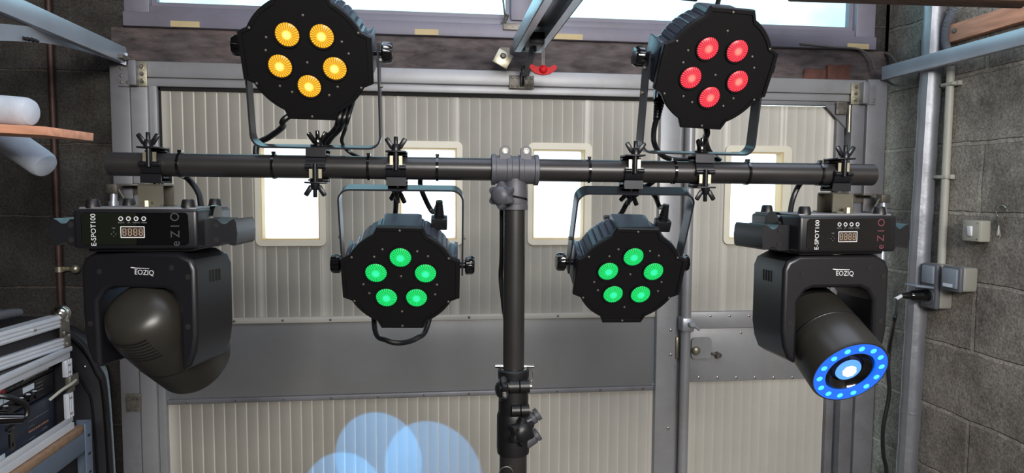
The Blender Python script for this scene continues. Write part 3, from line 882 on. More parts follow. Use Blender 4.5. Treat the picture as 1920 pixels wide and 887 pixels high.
# silver pipe
pa, pb = on_wall(1750, 60, 0.034), on_wall(1701, 860, 0.034)
t = thing('foil_wrapped_pipe', 'thick silver foil wrapped pipe standing along the right wall', 'pipe', Matrix.Translation((XR-0.034, pb.y, 0)))
zz = [0.02, 0.4, 0.7, 0.95, 1.3, 1.6, 1.9, 2.2, 2.5, ZC-0.02]
def yat(z): return pa.y+(pb.y-pa.y)*(z-pa.z)/(pb.z-pa.z)-pb.y
b = MB()
rings = []
for z in [0.02+k*(ZC-0.04)/70 for k in range(71)]:
    rr = 0.0295*(1+0.03*math.sin(z*37)+0.02*math.sin(z*91))
    rings.append([V((rr*math.cos(2*math.pi*j/28)*(1+0.05*(j % 7 == 3)), yat(z)+rr*math.sin(2*math.pi*j/28)*(1+0.05*(j % 7 == 3)), z)) for j in range(28)])
b.ring_loft(rings); b.build('foil_wrap', M['duct'], t)
for z in (on_wall(1715, 775, 0.034).z, on_wall(1750, 110, 0.034).z):
    b = MB(); b.lathe(Matrix.Translation((0, yat(z), z-0.004)), [(0.0312, 0), (0.0318, 0.004), (0.0312, 0.008)], 24); b.build('wrap_band', M['duct'], t)
# conduit
ca, cb = on_wall(1783, 125, 0.014), on_wall(1765, 494, 0.014)
t = thing('conduit_pipe', 'slim cream electrical conduit down to the grey sockets', 'conduit', Matrix.Translation((XR-0.014, cb.y, cb.z)))
b = MB(); b.cyl((0, 0, 0.0), (0, ca.y-cb.y, ca.z-cb.z), 0.0115, seg=16); b.build('tube', M['pvc'], t)
for px, py in ((1782, 158), (1768, 332)):
    c = on_wall(px, py, 0.014)-V((XR-0.014, cb.y, cb.z))
    b = MB(); b.box((0.0, c.y, c.z), (0.028, 0.05, 0.010), bevel=0.002); b.box((0.005, c.y-0.0, c.z), (0.014, 0.07, 0.014), bevel=0.002); b.build('conduit_clip', M['pvc'], t)
# corrugated sleeve
pts = [on_wall(1790, 15, 0.03), on_wall(1776, 45, 0.03), on_wall(1772, 75, 0.03), on_wall(1778, 100, 0.03)]
sp = smooth_path(pts, 24)
b = MB(); b.tube(sp, [0.0125 if k % 2 else 0.0105 for k in range(len(sp))], 14, smooth=False)
tag(b.build('corrugated_sleeve', M['corr']), 'grey corrugated cable sleeve beside the silver pipe', 'cable sleeve')
# batten and joist
a = on_wall(1785, 62, 0.012); c = on_wall(1925, 22, 0.012)
zmid = (on_wall(1783, 61, 0.012).z)
t = thing('wooden_batten', 'reddish wooden batten screwed high on the right wall', 'batten', Matrix.Translation((XR-0.014, a.y, a.z)))
dz = (c.z-a.z); dy = (c.y-a.y)
m = frame((0, dy*1.0, dz*1.0), y=(0, dy, dz), z=(0, 0, 1))
b = MB(); b.boxm(m, (0.024, abs(dy)*2.0, 0.052), bevel=0.001); b.build('board', M['wood2'], t)
b = MB(); c2 = on_wall(1790, 58, 0.026)-V((XR-0.014, a.y, a.z)); b.lathe(frame((-0.012, c2.y, c2.z), z=(-1, 0, 0), x=(0, 1, 0)), [(0.008, 0), (0.008, 0.003), (0.003, 0.005)], 14); b.build('bolt', M['oldzinc'], t)
j0, j1 = P(1480, -8, 1.75), P(1930, 4, 1.55)
b = MB(); m = frame((j0+j1)/2+V((0, 0, 0.03)), x=(j1-j0), z=(0, 0, 1)); b.boxm(m, ((j1-j0).length, 0.07, 0.075), bevel=0.006)
tag(b.build('roof_joist', M['joist']), 'dark rough timber joist crossing the top right', 'joist')

# sockets
def wall_frame(px, py, off=0.0):
    """local x = along wall to the viewer's right (towards camera), y = up, z = out of the wall"""
    c = on_wall(px, py, off)
    c = V((XR, c.y, c.z))
    return frame(c, x=(0, -1, 0), y=(0, 0, 1))


mf_ = wall_frame(1743, 536, 0.055)
t = thing('double_socket', 'grey outdoor double socket with open lower flap and black plug', 'socket', mf_)
zc = V((0, 0, 0))
def wpt(px, py, off): return mf_.inverted() @ PX(px, py, XR-off)
ua, ub_ = wpt(1727, 492, 0.05), wpt(1757, 580, 0.05)
W_, H_ = 0.060, 0.134
b = MB(); b.box((0, 0, 0.022), (W_+0.004, H_+0.004, 0.044), bevel=0.007, seg=3); b.build('back_box', M['socket_lt'], t)
b = MB(); b.box((0, 0, 0.051), (W_+0.006, H_+0.006, 0.016), bevel=0.006, seg=3); b.build('front_cover', M['socket_dk'], t)
b = MB(); b.box((0, 0.036, 0.062), (W_-0.012, 0.056, 0.008), bevel=0.003); b.build('flap', M['socket'], t)
b = MB(); b.boxm(Matrix.Translation((0, 0.0, 0.09)) @ Matrix.Rotation(R(-6), 4, 'X'), (W_-0.008, 0.007, 0.062), bevel=0.003); b.build('flap', M['socket'], t)
b = MB(); b.lathe(Matrix.Translation((0, -0.033, 0.058)), [(0.026, 0), (0.026, 0.004), (0.02, 0.004)], 24); b.build('socket_face', M['socket_dk'], t)
plug_m = mf_ @ Matrix.Translation((0, -0.030, 0.062))
t = thing('mains_plug', 'black mains plug pushed into the open grey socket', 'plug', plug_m)
b = MB(); b.lathe(Matrix(), [(0.019, 0.0), (0.0195, 0.012), (0.0175, 0.018), (0.0165, 0.05), (0.012, 0.058)], 20); pb_ = b.build('plug_body', M['gloss'], t)
b = MB(); b.lathe(Matrix(), [(0.0095, 0.056), (0.0115, 0.066), (0.006, 0.086)], 14); b.build('strain_relief', M['rubber'], t)
b = MB(); b.cyl((0, 0, 0.086), (0.0, -0.012, 0.108), 0.0055, seg=12); b.build('sleeve', M['white_ink'], t)
cs = plug_m @ V((0, -0.012, 0.106))
b = MB(); b.tube([cs, cs+(P(1683, 578, 1.55)-cs)*0.5, P(1678, 592, 1.60), P(1674, 615, 1.68), P(1668, 650, 1.75), P(1665, 690, 1.75), P(1667, 740, 1.75), P(1656, 800, 1.75), P(1656, 850, 1.75), P(1662, 900, 1.75), P(1650, 1050, 1.75)], 0.0052, 10)
tag(b.build('power_cable', M['rubber']), 'black power cable hanging from the plug down the right wall', 'cable')
m2 = wall_frame(1784, 523, 0.058)
t = thing('wall_socket', 'single grey covered socket right of the double socket', 'socket', m2)
b = MB(); b.box((0, 0, 0.024), (0.068, 0.072, 0.048), bevel=0.007, seg=3); b.build('back_box', M['socket_lt'], t)
b = MB(); b.box((0, 0, 0.054), (0.072, 0.076, 0.014), bevel=0.006, seg=3); b.build('front_cover', M['socket_dk'], t)
b = MB(); b.box((0, 0.002, 0.063), (0.056, 0.058, 0.008), bevel=0.003); fl = b.build('flap', M['socket'], t)
b = MB(); b.box((-0.003, -0.019, 0.0675), (0.036, 0.010, 0.0008)); b.build('name_strip', M['label'], fl)
m3 = wall_frame(1821, 433, 0.036)
t = thing('light_switch', 'small square ivory light switch box on the right wall', 'switch', m3)
b = MB(); b.box((0, 0, 0.017), (0.062, 0.062, 0.034), bevel=0.004, seg=3); b.build('box', M['switch'], t)
b = MB(); b.box((0, 0, 0.036), (0.060, 0.058, 0.004), bevel=0.0015); fc = b.build('cover', M['switch'], t)
b = MB(); b.boxm(Matrix.Translation((0.0, 0, 0.040)) @ Matrix.Rotation(R(8), 4, 'X'), (0.014, 0.028, 0.008), bevel=0.001); b.build('rocker', M['white_ink'], t)
for sx_ in (-1, 1):
    for sy_ in (-1, 1):
        b = MB(); b.lathe(Matrix.Translation((sx_*0.024, sy_*0.023, 0.038)), [(0.0025, 0), (0.002, 0.001)], 8); b.build('screw', M['oldzinc'], t)
# keys
m4 = wall_frame(1880, 400, 0.002)
t = thing('key_bunch', 'bunch of small keys on a ring hung on a nail', 'keys', m4)
b = MB(); b.tube([(0.017*math.cos(2*math.pi*k/24), 0.017*math.sin(2*math.pi*k/24)+0.006, 0.006) for k in range(24)], 0.0014, 8, smooth=False, close=True); b.build('key_ring', M['chrome'], t)
for k, (a_, mm) in enumerate(((-10, 'chrome'), (4, 'zinc'), (14, 'oldzinc'))):
    rot = Matrix.Rotation(R(a_), 4, 'Z')
    mm_ = Matrix.Translation((0.0, -0.010, 0.004+0.003*k)) @ rot
    b = MB(); b.prism(mm_, [(-0.009, -0.02), (-0.0095, -0.008), (-0.005, 0.0), (0.005, 0.0), (0.0095, -0.008), (0.009, -0.02), (0.004, -0.024), (0.004, -0.052), (0.0, -0.056), (-0.004, -0.052), (-0.004, -0.024)], 0, 0.002)
    b.build('key', M[mm], t)
b = MB(); b.cyl((0, 0.022, -0.004), (0, 0.024, 0.012), 0.0015, seg=8); b.build('nail', M['oldzinc'], t)
# old cables by the corner
ang_ = [on_wall(1660, 85, 0.03)]
b = MB(); b.tube([PY(1500, 82, YW-0.03), PY(1560, 88, YW-0.032), PY(1610, 92, YW-0.032), PY(1632, 108, YW-0.04), PY(1641, 130, YW-0.05)], 0.003, 8)
tag(b.build('old_wire', M['wire']), 'thin grey wire draped along fanlight frame into the corner', 'wire')
cc = [(1655, 95), (1672, 92), (1690, 103), (1700, 120), (1712, 140), (1728, 130), (1734, 105), (1727, 80), (1732, 62)]
b = MB(); b.tube([on_wall(x, y, 0.02) for x, y in ((1648, 140), (1645, 118), (1652, 102), (1664, 101), (1678, 112), (1684, 124))], 0.005, 8)
b.tube([on_wall(x, y, 0.025) for x, y in ((1650, 128), (1660, 150), (1685, 163), (1712, 156), (1726, 135), (1725, 100), (1726, 76))], 0.0055, 8)
b.tube([on_wall(x, y, 0.022) for x, y in ((1686, 92), (1694, 103), (1702, 108), (1700, 120))], 0.003, 8)
tag(b.build('coiled_cable', M['wire']), 'coiled old grey cable in the corner behind the right rail', 'cable')

# ================================================================== LEFT SIDE THINGS
# plank and foam rolls
pl = P(40, 240, 1.15)
xa_, xb_ = P(-260, 228, 1.15), P(97, 247, 1.15)
t = thing('plank', 'short reddish wooden plank sticking in from the left edge', 'plank', frame(P(97, 247, 1.15), x=(xb_-xa_), z=(0, 0, 1)))
b = MB(); b.box((-0.3, 0.05, 0), (0.6, 0.13, 0.015), bevel=0.001); b.build('board', M['wood'], t)
def roll(a, c_, r, label):
    d = (c_-a).normalized(); L = (c_-a).length
    m = frame(a, x=perp(d)[0], z=d)
    bb = MB(); bb.lathe(m, [(r, 0), (r, L-0.02), (r*0.97, L-0.010), (r*0.85, L-0.003), (r*0.6, L), (0.002, L+0.001)], 32)
    return tag(bb.build('foam_tube', M['foam']), label, 'foam tube', 'pale foam tubes')
roll(P(-120, 196, 1.20), P(62, 211, 1.20), 0.0265, 'pale grey foam tube lying on the reddish plank')
roll(P(-130, 160, 1.40), P(88, 313, 1.36), 0.0285, 'pale grey foam tube slanting down under the reddish plank')

# flight case
fd = 1.72
far = P(134, 803, fd)
ang = math.atan((790-960)/F)+YAW         # heading of the case front in the world
du = V((-math.sin(ang)*1, -math.cos(ang), 0)); du.normalize()
dw = V((-du.y*-1, du.x*-1, 0))
dw = V((0, 0, 1)).cross(du)              # candidates: into the case (away from camera right)
if dw.x > 0: dw = -dw
# local x: towards the camera along the front, y: into the case, z: up
mcase = frame(far, x=du, y=dw)
if mcase.col[2].z < 0:
    mcase = Matrix(((du.x, dw.x, 0, far.x), (du.y, dw.y, 0, far.y), (0, 0, 1, far.z), (0, 0, 0, 1)))
SX = 0.56
def cz(px, py): # height on the far vertical edge
    return P(px, py, fd).z-far.z
hb_ = cz(131, 648); hl0 = cz(122, 648)+0.002; hl1 = cz(122, 586)
t = thing('flight_case', 'open rack flight case with aluminium edges on the grey shelf', 'flight case', mcase)
b = MB()
b.box((SX/2, 0.2, 0.006), (SX-0.004, 0.396, 0.012)); b.box((SX/2, 0.2, hb_-0.006), (SX-0.004, 0.396, 0.012)); b.box((0.006, 0.2, hb_/2), (0.012, 0.396, hb_)); b.box((SX-0.006, 0.2, hb_/2), (0.012, 0.396, hb_))
b.box((SX/2, 0.394, hb_/2), (SX, 0.012, hb_))
b.build('body', M['case_black'], t)
def extr(bb, p0, p1, wdt, tk, up, ridges=3):
    """ridged aluminium edge strip"""
    p0, p1 = V(p0), V(p1); d = (p1-p0).normalized(); up = V(up).normalized(); n = d.cross(up)
    prof = [(-wdt/2, 0), (-wdt/2, tk)]
    for k in range(ridges):
        x0_ = -wdt/2+wdt*(k+0.25)/(ridges); 
        prof += [(x0_, tk), (x0_+wdt*0.06, tk*0.45), (x0_+wdt*0.18, tk*0.45), (x0_+wdt*0.24, tk)]
    prof += [(wdt/2, tk), (wdt/2, 0)]
    bb.prism(frame(p0, x=up, z=d), prof, 0, (p1-p0).length)
b = MB()
b.box((SX/2, -0.003, 0.008), (SX, 0.008, 0.016)); b.box((SX/2, -0.003, 0.027), (SX, 0.005, 0.014), bevel=0.001)
b.box((SX/2, -0.004, hb_-0.004), (SX, 0.012, 0.012), bevel=0.001); b.box((SX/2, 0.0, hb_-0.020), (SX, 0.008, 0.016), bevel=0.001)
b.box((SX/2, 0.006, 0.018), (SX, 0.016, 0.006))
b.build('front_edge', M['case_alu'], t)
for z0_, z1_ in ((0.034, 0.098), (0.142, hb_-0.03)):
    b = MB(); b.box((0.014, -0.003, (z0_+z1_)/2), (0.030, 0.010, z1_-z0_), bevel=0.001)
    for k in range(3): b.box((0.006+k*0.009, -0.0085, (z0_+z1_)/2), (0.003, 0.002, z1_-z0_))
    b.build('corner_post', M['case_alu'], t)
    for zz_ in (z0_+0.012, z1_-0.012):
        bb = MB(); bb.ell((0.016, -0.009, zz_), (0.004, 0.003, 0.004), u=10, v=6); bb.build('rivet', M['chrome'], t)
b = MB(); b.box((0.006, -0.004, 0.12), (0.022, 0.014, 0.042), bevel=0.002); b.box((-0.014, -0.006, 0.125), (0.026, 0.008, 0.03), bevel=0.002)
b.build('butterfly_latch', M['oldzinc'], t)
# lid
lh = hl1-hl0
LIDR = R(7)
b = MB(); b.box((SX/2+0.012, 0.2, lh/2+0.002), (SX-0.024, 0.39, lh-0.008)); t = b.build('lid', M['case_black'], t); t.location = (0, 0, hl0); t.rotation_euler = (0, 0, LIDR)
b = MB()
for zc0, hh in ((lh-0.014, 0.028), (0.014, 0.028)):
    b.box((SX/2+0.012, 0.0, zc0), (SX-0.024, 0.012, hh), bevel=0.001)
    for k in range(3): b.box((SX/2+0.012, -0.0068, zc0-0.009+k*0.009), (SX-0.024, 0.0025, 0.003))
b.box((SX/2+0.012, 0.012, lh-0.001), (SX-0.024, 0.03, 0.005))
b.build('edge_profile', M['case_alu'], t)
b = MB()
b.ell((0.016, 0.004, lh+0.004), 0.022); b.build('ball_corner', M['chrome'], t)
b = MB()
b.box((0.020, -0.006, lh-0.03), (0.034, 0.006, 0.05), bevel=0.002); b.box((0.014, -0.006, 0.02), (0.026, 0.006, 0.042), bevel=0.002)
b.build('corner_plate', M['oldzinc'], t)
for k, (x_, z_) in enumerate(((0.012, lh-0.016), (0.028, lh-0.044), (0.010, 0.03), (0.018, 0.01), (0.13, lh-0.014), (0.30, lh-0.014))):
    bb = MB(); bb.ell((x_, -0.009, z_), (0.005, 0.003, 0.005), u=10, v=6); bb.build('rivet', M['chrome'], t)
# rack gear
t = thing('radio_receiver', 'slim black rack unit with red tab at the top of the case', 'rack unit', mcase @ Matrix.Translation((0.03, 0.03, 0)))
za_, zb_ = 0.163, 0.196
b = MB(); b.box((0.25, 0.06, (za_+zb_)/2), (0.49, 0.14, zb_-za_), bevel=0.002); b.build('chassis', M['rackblack'], t)
b = MB(); b.box((0.222, -0.014, 0.181), (0.016, 0.008, 0.022), bevel=0.001); b.build('red_tab', M['red'], t)
b = MB(); b.cyl((0.048, -0.018, 0.180), (0.155, -0.020, 0.181), 0.0045, seg=12); b.build('chrome_rod', M['chrome'], t)
b = MB(); b.cyl((0.19, -0.018, 0.193), (0.285, -0.03, 0.176), 0.004, seg=12); b.build('antenna', M['chrome'], t)
b = MB(); b.cyl((0.045, -0.014, zb_-0.005), (0.085, -0.014, zb_-0.005), 0.008, seg=14); b.build('sensor', M['gloss'], t)
for k in range(5):
    b = MB(); b.box((0.09+0.022*k, -0.0108, 0.170), (0.012, 0.001, 0.0014)); b.build('print_line', M['grey_ink'], t)
t = thing('mixer_unit', 'black rack mixer with round knobs and white tape labels', 'mixer', mcase @ Matrix.Translation((0.03, 0.03, 0)))
b = MB(); b.box((0.25, 0.06, 0.1355), (0.49, 0.14, 0.049), bevel=0.002); b.build('chassis', M['rackblack'], t)
for x_ in (0.105, 0.130, 0.158, 0.216):
    b = MB(); b.cyl((x_, -0.010, 0.130), (x_, -0.026, 0.130), 0.0085, seg=14); kn = b.build('knob', M['gloss'], t)
    b = MB(); b.box((x_-0.0095, -0.014, 0.131), (0.0025, 0.008, 0.015)); b.build('pointer', M['label'], kn)
for x_, wd_ in ((0.113, 0.044), (0.197, 0.021), (0.222, 0.022), (0.246, 0.022)):
    b = MB(); b.box((x_, -0.0108, 0.1495), (wd_, 0.001, 0.013)); b.build('tape_label', M['label'], t)
for k in range(3):
    b = MB(); b.box((0.068, -0.0108, 0.150-k*0.009), (0.028, 0.001, 0.0012)); b.build('print_line', M['grey_ink'], t)
t = thing('power_amplifier', 'blue black amplifier with orange print at the bottom of the case', 'amplifier', mcase @ Matrix.Translation((0.03, 0.03, 0)))
b = MB(); b.box((0.25, 0.06, 0.063), (0.49, 0.14, 0.088), bevel=0.002); b.box((0.25, -0.0115, 0.064), (0.46, 0.003, 0.084), bevel=0.001); b.build('chassis', M['rackblue'], t)
M['orange_ink'] = mat('faded_orange_print', (150, 104, 78), 0.6, var=0.1)
for z_, l0, l1 in ((0.072, 0.04, 0.125), (0.058, 0.10, 0.125), (0.032, 0.045, 0.075), (0.036, 0.05, 0.07), (0.029, 0.10, 0.125), (0.020, 0.11, 0.125)):
    b = MB(); b.box(((l0+l1)/2, -0.0135, z_), (l1-l0, 0.0006, 0.001)); b.build('print_line', M['grey_ink'], t)
for k in range(9):
    x_ = 0.045+k*0.0095
    b = MB(); b.box((x_, -0.0135, 0.047), (0.007 if k % 3 else 0.005, 0.0006, 0.0045)); b.build('print_word', M['orange_ink'], t)
b = MB(); b.box((0.242, -0.0135, 0.028), (0.05, 0.001, 0.011)); b.build('tape_label', M['label'], t)
# cables in front of the rack
def cpt(x, y, z): return mcase @ V((x, y, z))
b = MB(); b.tube([cpt(0.006, -0.018, 0.128), cpt(0.03, -0.02, 0.126), cpt(0.06, -0.01, 0.118), cpt(0.08, 0.008, 0.100)], 0.0038, 10)
tag(b.build('antenna_lead', M['pvc']), 'thin cream lead curving out of the rack case front', 'cable')
t = thing('jack_cable', 'black cable with thick jack plug looping over the mixer', 'cable')
b = MB(); b.tube([P(-60, 735, 1.34), P(0, 742, 1.36), P(30, 749, 1.38), P(50, 763, 1.40), P(50, 780, 1.40), P(40, 786, 1.39)], 0.0058, 10); b.build('lead', M['rubber'], t)
b = MB(); b.cyl(P(45, 784, 1.39), P(-15, 786, 1.36), 0.010, 0.014, 16); b.build('plug', M['gloss'], t)
t = thing('zip_pull', 'black zip pull tab hanging in front of the amplifier', 'zip pull', mcase @ Matrix.Translation((0.256, -0.004, 0.043)))
b = MB(); b.ringprism(frame((0, 0, 0), x=(1, 0, 0), y=(0, 0, 1)), rrect(-0.0085, 0, 0.0085, 0.046, 0.0075), rrect(-0.003, 0.006, 0.003, 0.018, 0.0028), -0.002, 0.002); b.build('tab', M['gloss'], t)
b = MB(); b.box((0.0, 0.002, 0.050), (0.026, 0.008, 0.010), bevel=0.003); b.build('slider', M['gloss'], t)
# pliers on the lid
t = thing('pliers', 'pliers with grey and red handles lying on the case lid', 'pliers', mcase @ Matrix.Translation((0.09, 0.06, hl1+0.018)))
for k, (o_, bend) in enumerate(((0.0, 0.02), (0.045, -0.018))):
    b = MB(); pp = smooth_path([(0.0, o_, 0.004), (0.04, o_+bend*0.6, 0.006), (0.1, o_+bend, 0.004), (0.16, o_*0.7+0.006, 0.0)], 6)
    b.tube(pp, [0.008+0.004*math.sin(math.pi*min(1, i/len(pp)*1.3+0.1)) for i in range(len(pp))], 12, smooth=False)
    h_ = b.build('grip', M['handle_grey'], t)
    b = MB(); b.tube([(0.125, o_*0.85+bend*0.7+0.002, 0.005), (0.19, o_*0.4+0.012, 0.0)], 0.0125, 12, smooth=False); b.build('red_collar', M['red'], h_)
b = MB(); b.tube([(0.16, 0.03, 0), (0.2, 0.024, 0), (0.26, 0.02, 0)], [0.012, 0.016, 0.006], 12, smooth=False); b.build('jaws', M['oldzinc'], t)
# shelf
mshelf = mcase @ Matrix.Translation((0, 0, -0.001))
t = thing('metal_shelf', 'blue grey slotted metal shelf rack with chipboard shelf', 'shelf', mshelf)
b = MB(); b.box((0.28, 0.21, -0.010), (0.62, 0.46, 0.016), bevel=0.001); b.build('shelf_board', M['chip'], t)
b = MB(); b.box((0.28, -0.022, -0.042), (0.60, 0.004, 0.05), bevel=0.001); b.build('beam', M['shelfsteel'], t)
for x_ in (-0.032, 0.6):
    b = MB(); b.box((x_, -0.024, (-far.z-0.0)/2+0.004), (0.034, 0.004, far.z+0.004), bevel=0.001); b.box((x_+(-0.016 if x_ < 0 else 0.016), -0.006, (-far.z)/2+0.004), (0.004, 0.034, far.z+0.004))
    po = b.build('post', M['shelfsteel'], t)
    for k in range(12):
        b = MB(); b.box((x_, -0.0262, -0.03-k*0.05), (0.012, 0.0008, 0.006)); b.build('slot', M['shadow'], po)
# padded bag behind
bb0 = P(152, 900, 1.98)
ztop = P(152, 608, 1.98).z
mbag = frame((P(150, 700, 1.98).x, P(150, 700, 1.98).y, 0), x=(math.cos(R(22)), math.sin(R(22)), 0), z=(0, 0, 1))
t = thing('instrument_bag', 'tall black padded instrument bag standing behind the shelf', 'bag', mbag)
hw = 0.085
out = [(-0.30, 0.01), (hw-0.005, 0.01), (hw, 0.3), (hw-0.01, ztop-0.25), (hw-0.03, ztop-0.12), (hw-0.075, ztop-0.03), (hw-0.14, ztop), (-0.22, ztop-0.03), (-0.30, ztop-0.15)]
sm = [(p.x, p.y) for p in smooth_path([V((x, y, 0)) for x, y in out], 5)]
b = MB(); b.prism(frame((0, 0, 0), x=(1, 0, 0), y=(0, 0, 1)), sm, -0.05, 0.06); bgm = b.build('shell', M['bag'], t, ang=50)
md = bgm.modifiers.new('edge', 'BEVEL'); md.width = 0.015; md.segments = 3; md.limit_method = 'ANGLE'
b = MB(); b.tube([(x-0.012 if x > 0 else x, -0.062, z-0.01) for x, z in out[1:]], 0.005, 8); b.build('piping', M['gloss'], t)
b = MB(); b.tube([(x-0.04 if x > 0 else x, -0.061, z-0.05) for x, z in out[1:7]], 0.0035, 8); b.build('zip', M['rubber'], t)
for px, py in ((159, 688), (162, 795)):
    c = mbag.inverted() @ P(px, py, 1.93)
    b = MB(); b.ell((c.x, -0.062, c.z), (0.005, 0.004, 0.005), u=10, v=6); b.build('stud', M['chrome'], t)

# ================================================================== LIGHTING STAND
BL, BR = P(207, 307.5, 1.0), P(1635, 328, 1.10)
bx = (BR-BL).normalized()
BRAD = 0.0178
by = V((0, 0, 1)).cross(bx).normalized(); bz = bx.cross(by)
def bar_at(px):
    """point of the bar axis seen at pixel column px"""
    r = ray(px, 318); n = r.cross(UP)
    # plane through camera containing the pixel column
    t_ = (CAM-BL).dot(n)/bx.dot(n)
    return BL+bx*t_


JX = bar_at(965)
t = thing('lighting_stand', 'black telescopic lighting stand holding the crossbar', 'stand', Matrix.Translation((JX.x, JX.y, 0)))
mj = frame(JX-V((JX.x, JX.y, 0)), x=bx, z=(0, 0, 1))
b = MB(); LL = (BL-JX).length; LR = (BR-JX).length
b.tube([mj @ V((-LL, 0, 0)), mj @ V((LR, 0, 0))], BRAD, 32, smooth=False)
bar = b.build('crossbar', M['tube'], t)
zj = JX.z
# T joint
b = MB()
mx_ = mj @ Matrix.Rotation(R(90), 4, 'Y')
pj = [(0.0215, -0.038), (0.0245, -0.037), (0.0245, -0.031), (0.0225, -0.030), (0.0225, -0.014), (0.0235, -0.013), (0.0235, -0.006), (0.0215, -0.005), (0.0215, 0.005), (0.0235, 0.006), (0.0235, 0.013), (0.0225, 0.014), (0.0225, 0.030), (0.0245, 0.031), (0.0245, 0.037), (0.0215, 0.038)]
b.lathe(mx_, pj, 36)
b.lathe(Matrix.Translation((0, 0, zj)), [(0.0155, -0.012), (0.019, -0.022), (0.0205, -0.035), (0.0208, -0.052), (0.0205, -0.054), (0.0215, -0.055), (0.0215, -0.063), (0.0195, -0.0635)], 36)
jt = b.build('tee_joint', M['cast'], t)
for s in (-1, 1):
    b = MB()
    m = mj @ Matrix.Translation((s*0.0165, -0.010, 0.026))
    b.prism(m @ Matrix.Rotation(R(90), 4, 'X'), [(-0.0085, -0.012), (0.0085, -0.012)]+[(0.0085*math.cos(R(a_)), 0.003+0.0085*math.sin(R(a_))) for a_ in range(0, 181, 20)], -0.006, 0.006)
    lug = b.build('clamp_lug', M['cast'], t)
    b = MB(); b.lathe(m @ Matrix.Translation((0, -0.006, 0.003)) @ Matrix.Rotation(R(90), 4, 'X'), [(0.0046, 0), (0.0046, 0.001), (0.0036, 0.001), (0.003, 0.0005)], 14); b.build('bolt', M['chrome'], lug)


def star_knob(name, m, r, h, parent, mt, lobes=6):
    bb = MB()
    n = lobes*8
    poly = [((r*(0.86+0.14*math.cos(lobes*2*math.pi*k/n)))*math.cos(2*math.pi*k/n), (r*(0.86+0.14*math.cos(lobes*2*math.pi*k/n)))*math.sin(2*math.pi*k/n)) for k in range(n)]
    rings = []
    for sc, z in ((0.86, 0), (1, 0.003), (1, h*0.7), (0.92, h), (0.66, h+0.001)):
        rings.append([m @ V((x*sc, y*sc, z)) for x, y in poly])
    for sc, z in ((0.64, h+0.002), (0.5, h+0.006), (0.25, h+0.008)):
        rings.append([m @ V((r*sc*math.cos(2*math.pi*k/n), r*sc*math.sin(2*math.pi*k/n), z)) for k in range(n)])
    bb.ring_loft(rings)
    return bb.build(name, mt, parent)


kd = V((-0.55, -0.83, 0)).normalized()
star_knob('star_knob', frame(V((0, 0, zj-0.041))+kd*0.024+V((-0.006, 0, 0)), z=kd, x=(0, 0, 1)), 0.0225, 0.014, t, M['cast'])
b = MB(); b.cyl(V((0, 0, zj-0.041))+kd*0.012, V((0, 0, zj-0.041))+kd*0.03, 0.007, seg=14); b.build('knob_shaft', M['cast'], t)
b = MB(); b.band([V((0, 0, zj-0.040))+V((0.0215*math.cos(R(a_)), 0.0215*math.sin(R(a_)), -0.004+0.004*math.cos(R(a_-200)))) for a_ in range(200, 381, 12)], (0, 0, 1), 0.003, 0.001); b.build('strap', M['gloss'], t)
# pole
zcol = P(965, 700, 1.05).z
b = MB(); b.cyl((0, 0, zj-0.06), (0, 0, zcol-0.03), 0.0172, seg=32); b.build('upper_pole', M['tube'], t)
zk = lambda py: P(965, py, 1.05).z
b = MB()
b.lathe(Matrix.Translation((0, 0, 0)), [(0.0235, zk(738)), (0.0255, zk(732)), (0.0235, zk(724)), (0.0255, zk(712)), (0.0255, zk(700)), (0.0225, zk(697)), (0.0185, zk(697))][::-1], 32)
b.lathe(Matrix.Translation((0, 0, 0)), [(0.0245, zk(784)), (0.024, zk(738))], 32)
b.lathe(Matrix.Translation((0, 0, 0)), [(0.0262, zk(862)), (0.027, zk(850)), (0.0268, zk(790)), (0.025, zk(783))], 32)
b.build('clamp_collar', M['black'], t)
b = MB(); b.cyl((0, 0, 0.55), (0, 0, zk(800)), 0.0225, seg=32); b.build('lower_pole', M['tube'], t)
b = MB(); b.cyl((0, 0, 0.25), (0, 0, 0.6), 0.0262, seg=32); b.build('base_pole', M['tube'], t)
# clamp bosses facing the viewer
for k, (dx, py, rr_, ln, yy) in enumerate(((0.006, 724, 0.0105, 0.03, -0.026), (0.008, 770, 0.0095, 0.026, -0.026))):
    b = MB()
    for s in (-1, 1): b.cyl((dx+s*0.001, yy, zk(py)), (dx+s*(0.001+ln/2), yy, zk(py)), rr_, seg=20)
    b.box((dx, -0.014, zk(py)), (ln*0.9, 0.02, 0.016)); b.build('clamp_boss', M['black'], t)
b = MB(); b.cyl((-0.004, -0.026, zk(724)), (-0.016, -0.026, zk(724)), 0.006, seg=14); b.cyl((0.018, -0.026, zk(724)), (0.026, -0.026, zk(724)), 0.004, seg=10); b.build('clamp_bolt', M['greybracket'], t)
star_knob('clamp_knob', frame((-0.014, -0.027, zk(728)), z=(-1, -0.1, 0), x=(0, 0, 1)), 0.021, 0.010, t, M['black'])
kd2 = V((0.42, -0.9, 0.1)).normalized()
star_knob('clamp_knob', frame((0.008, -0.028, zk(808)), z=kd2, x=(0, 0, 1)), 0.024, 0.011, t, M['black'])
for py in (805, 845):
    b = MB(); b.cyl((0.014, -0.006, zk(py)-0.002), (0.034, -0.006, zk(py)+0.012), 0.0105, seg=20); b.cyl((0.036, -0.006, zk(py)+0.0135), (0.041, -0.006, zk(py)+0.017), 0.0105, seg=20); b.cyl((0.02, -0.006, zk(py)), (0.038, -0.006, zk(py)+0.014), 0.008, seg=16)
    b.build('clamp_boss', M['cast'], t)
b = MB(); b.box((0.012, -0.028, zk(793)), (0.034, 0.012, 0.005), rot=Matrix.Rotation(R(-24), 3, 'Y'), bevel=0.002); b.build('lever_edge', M['cast'], t)
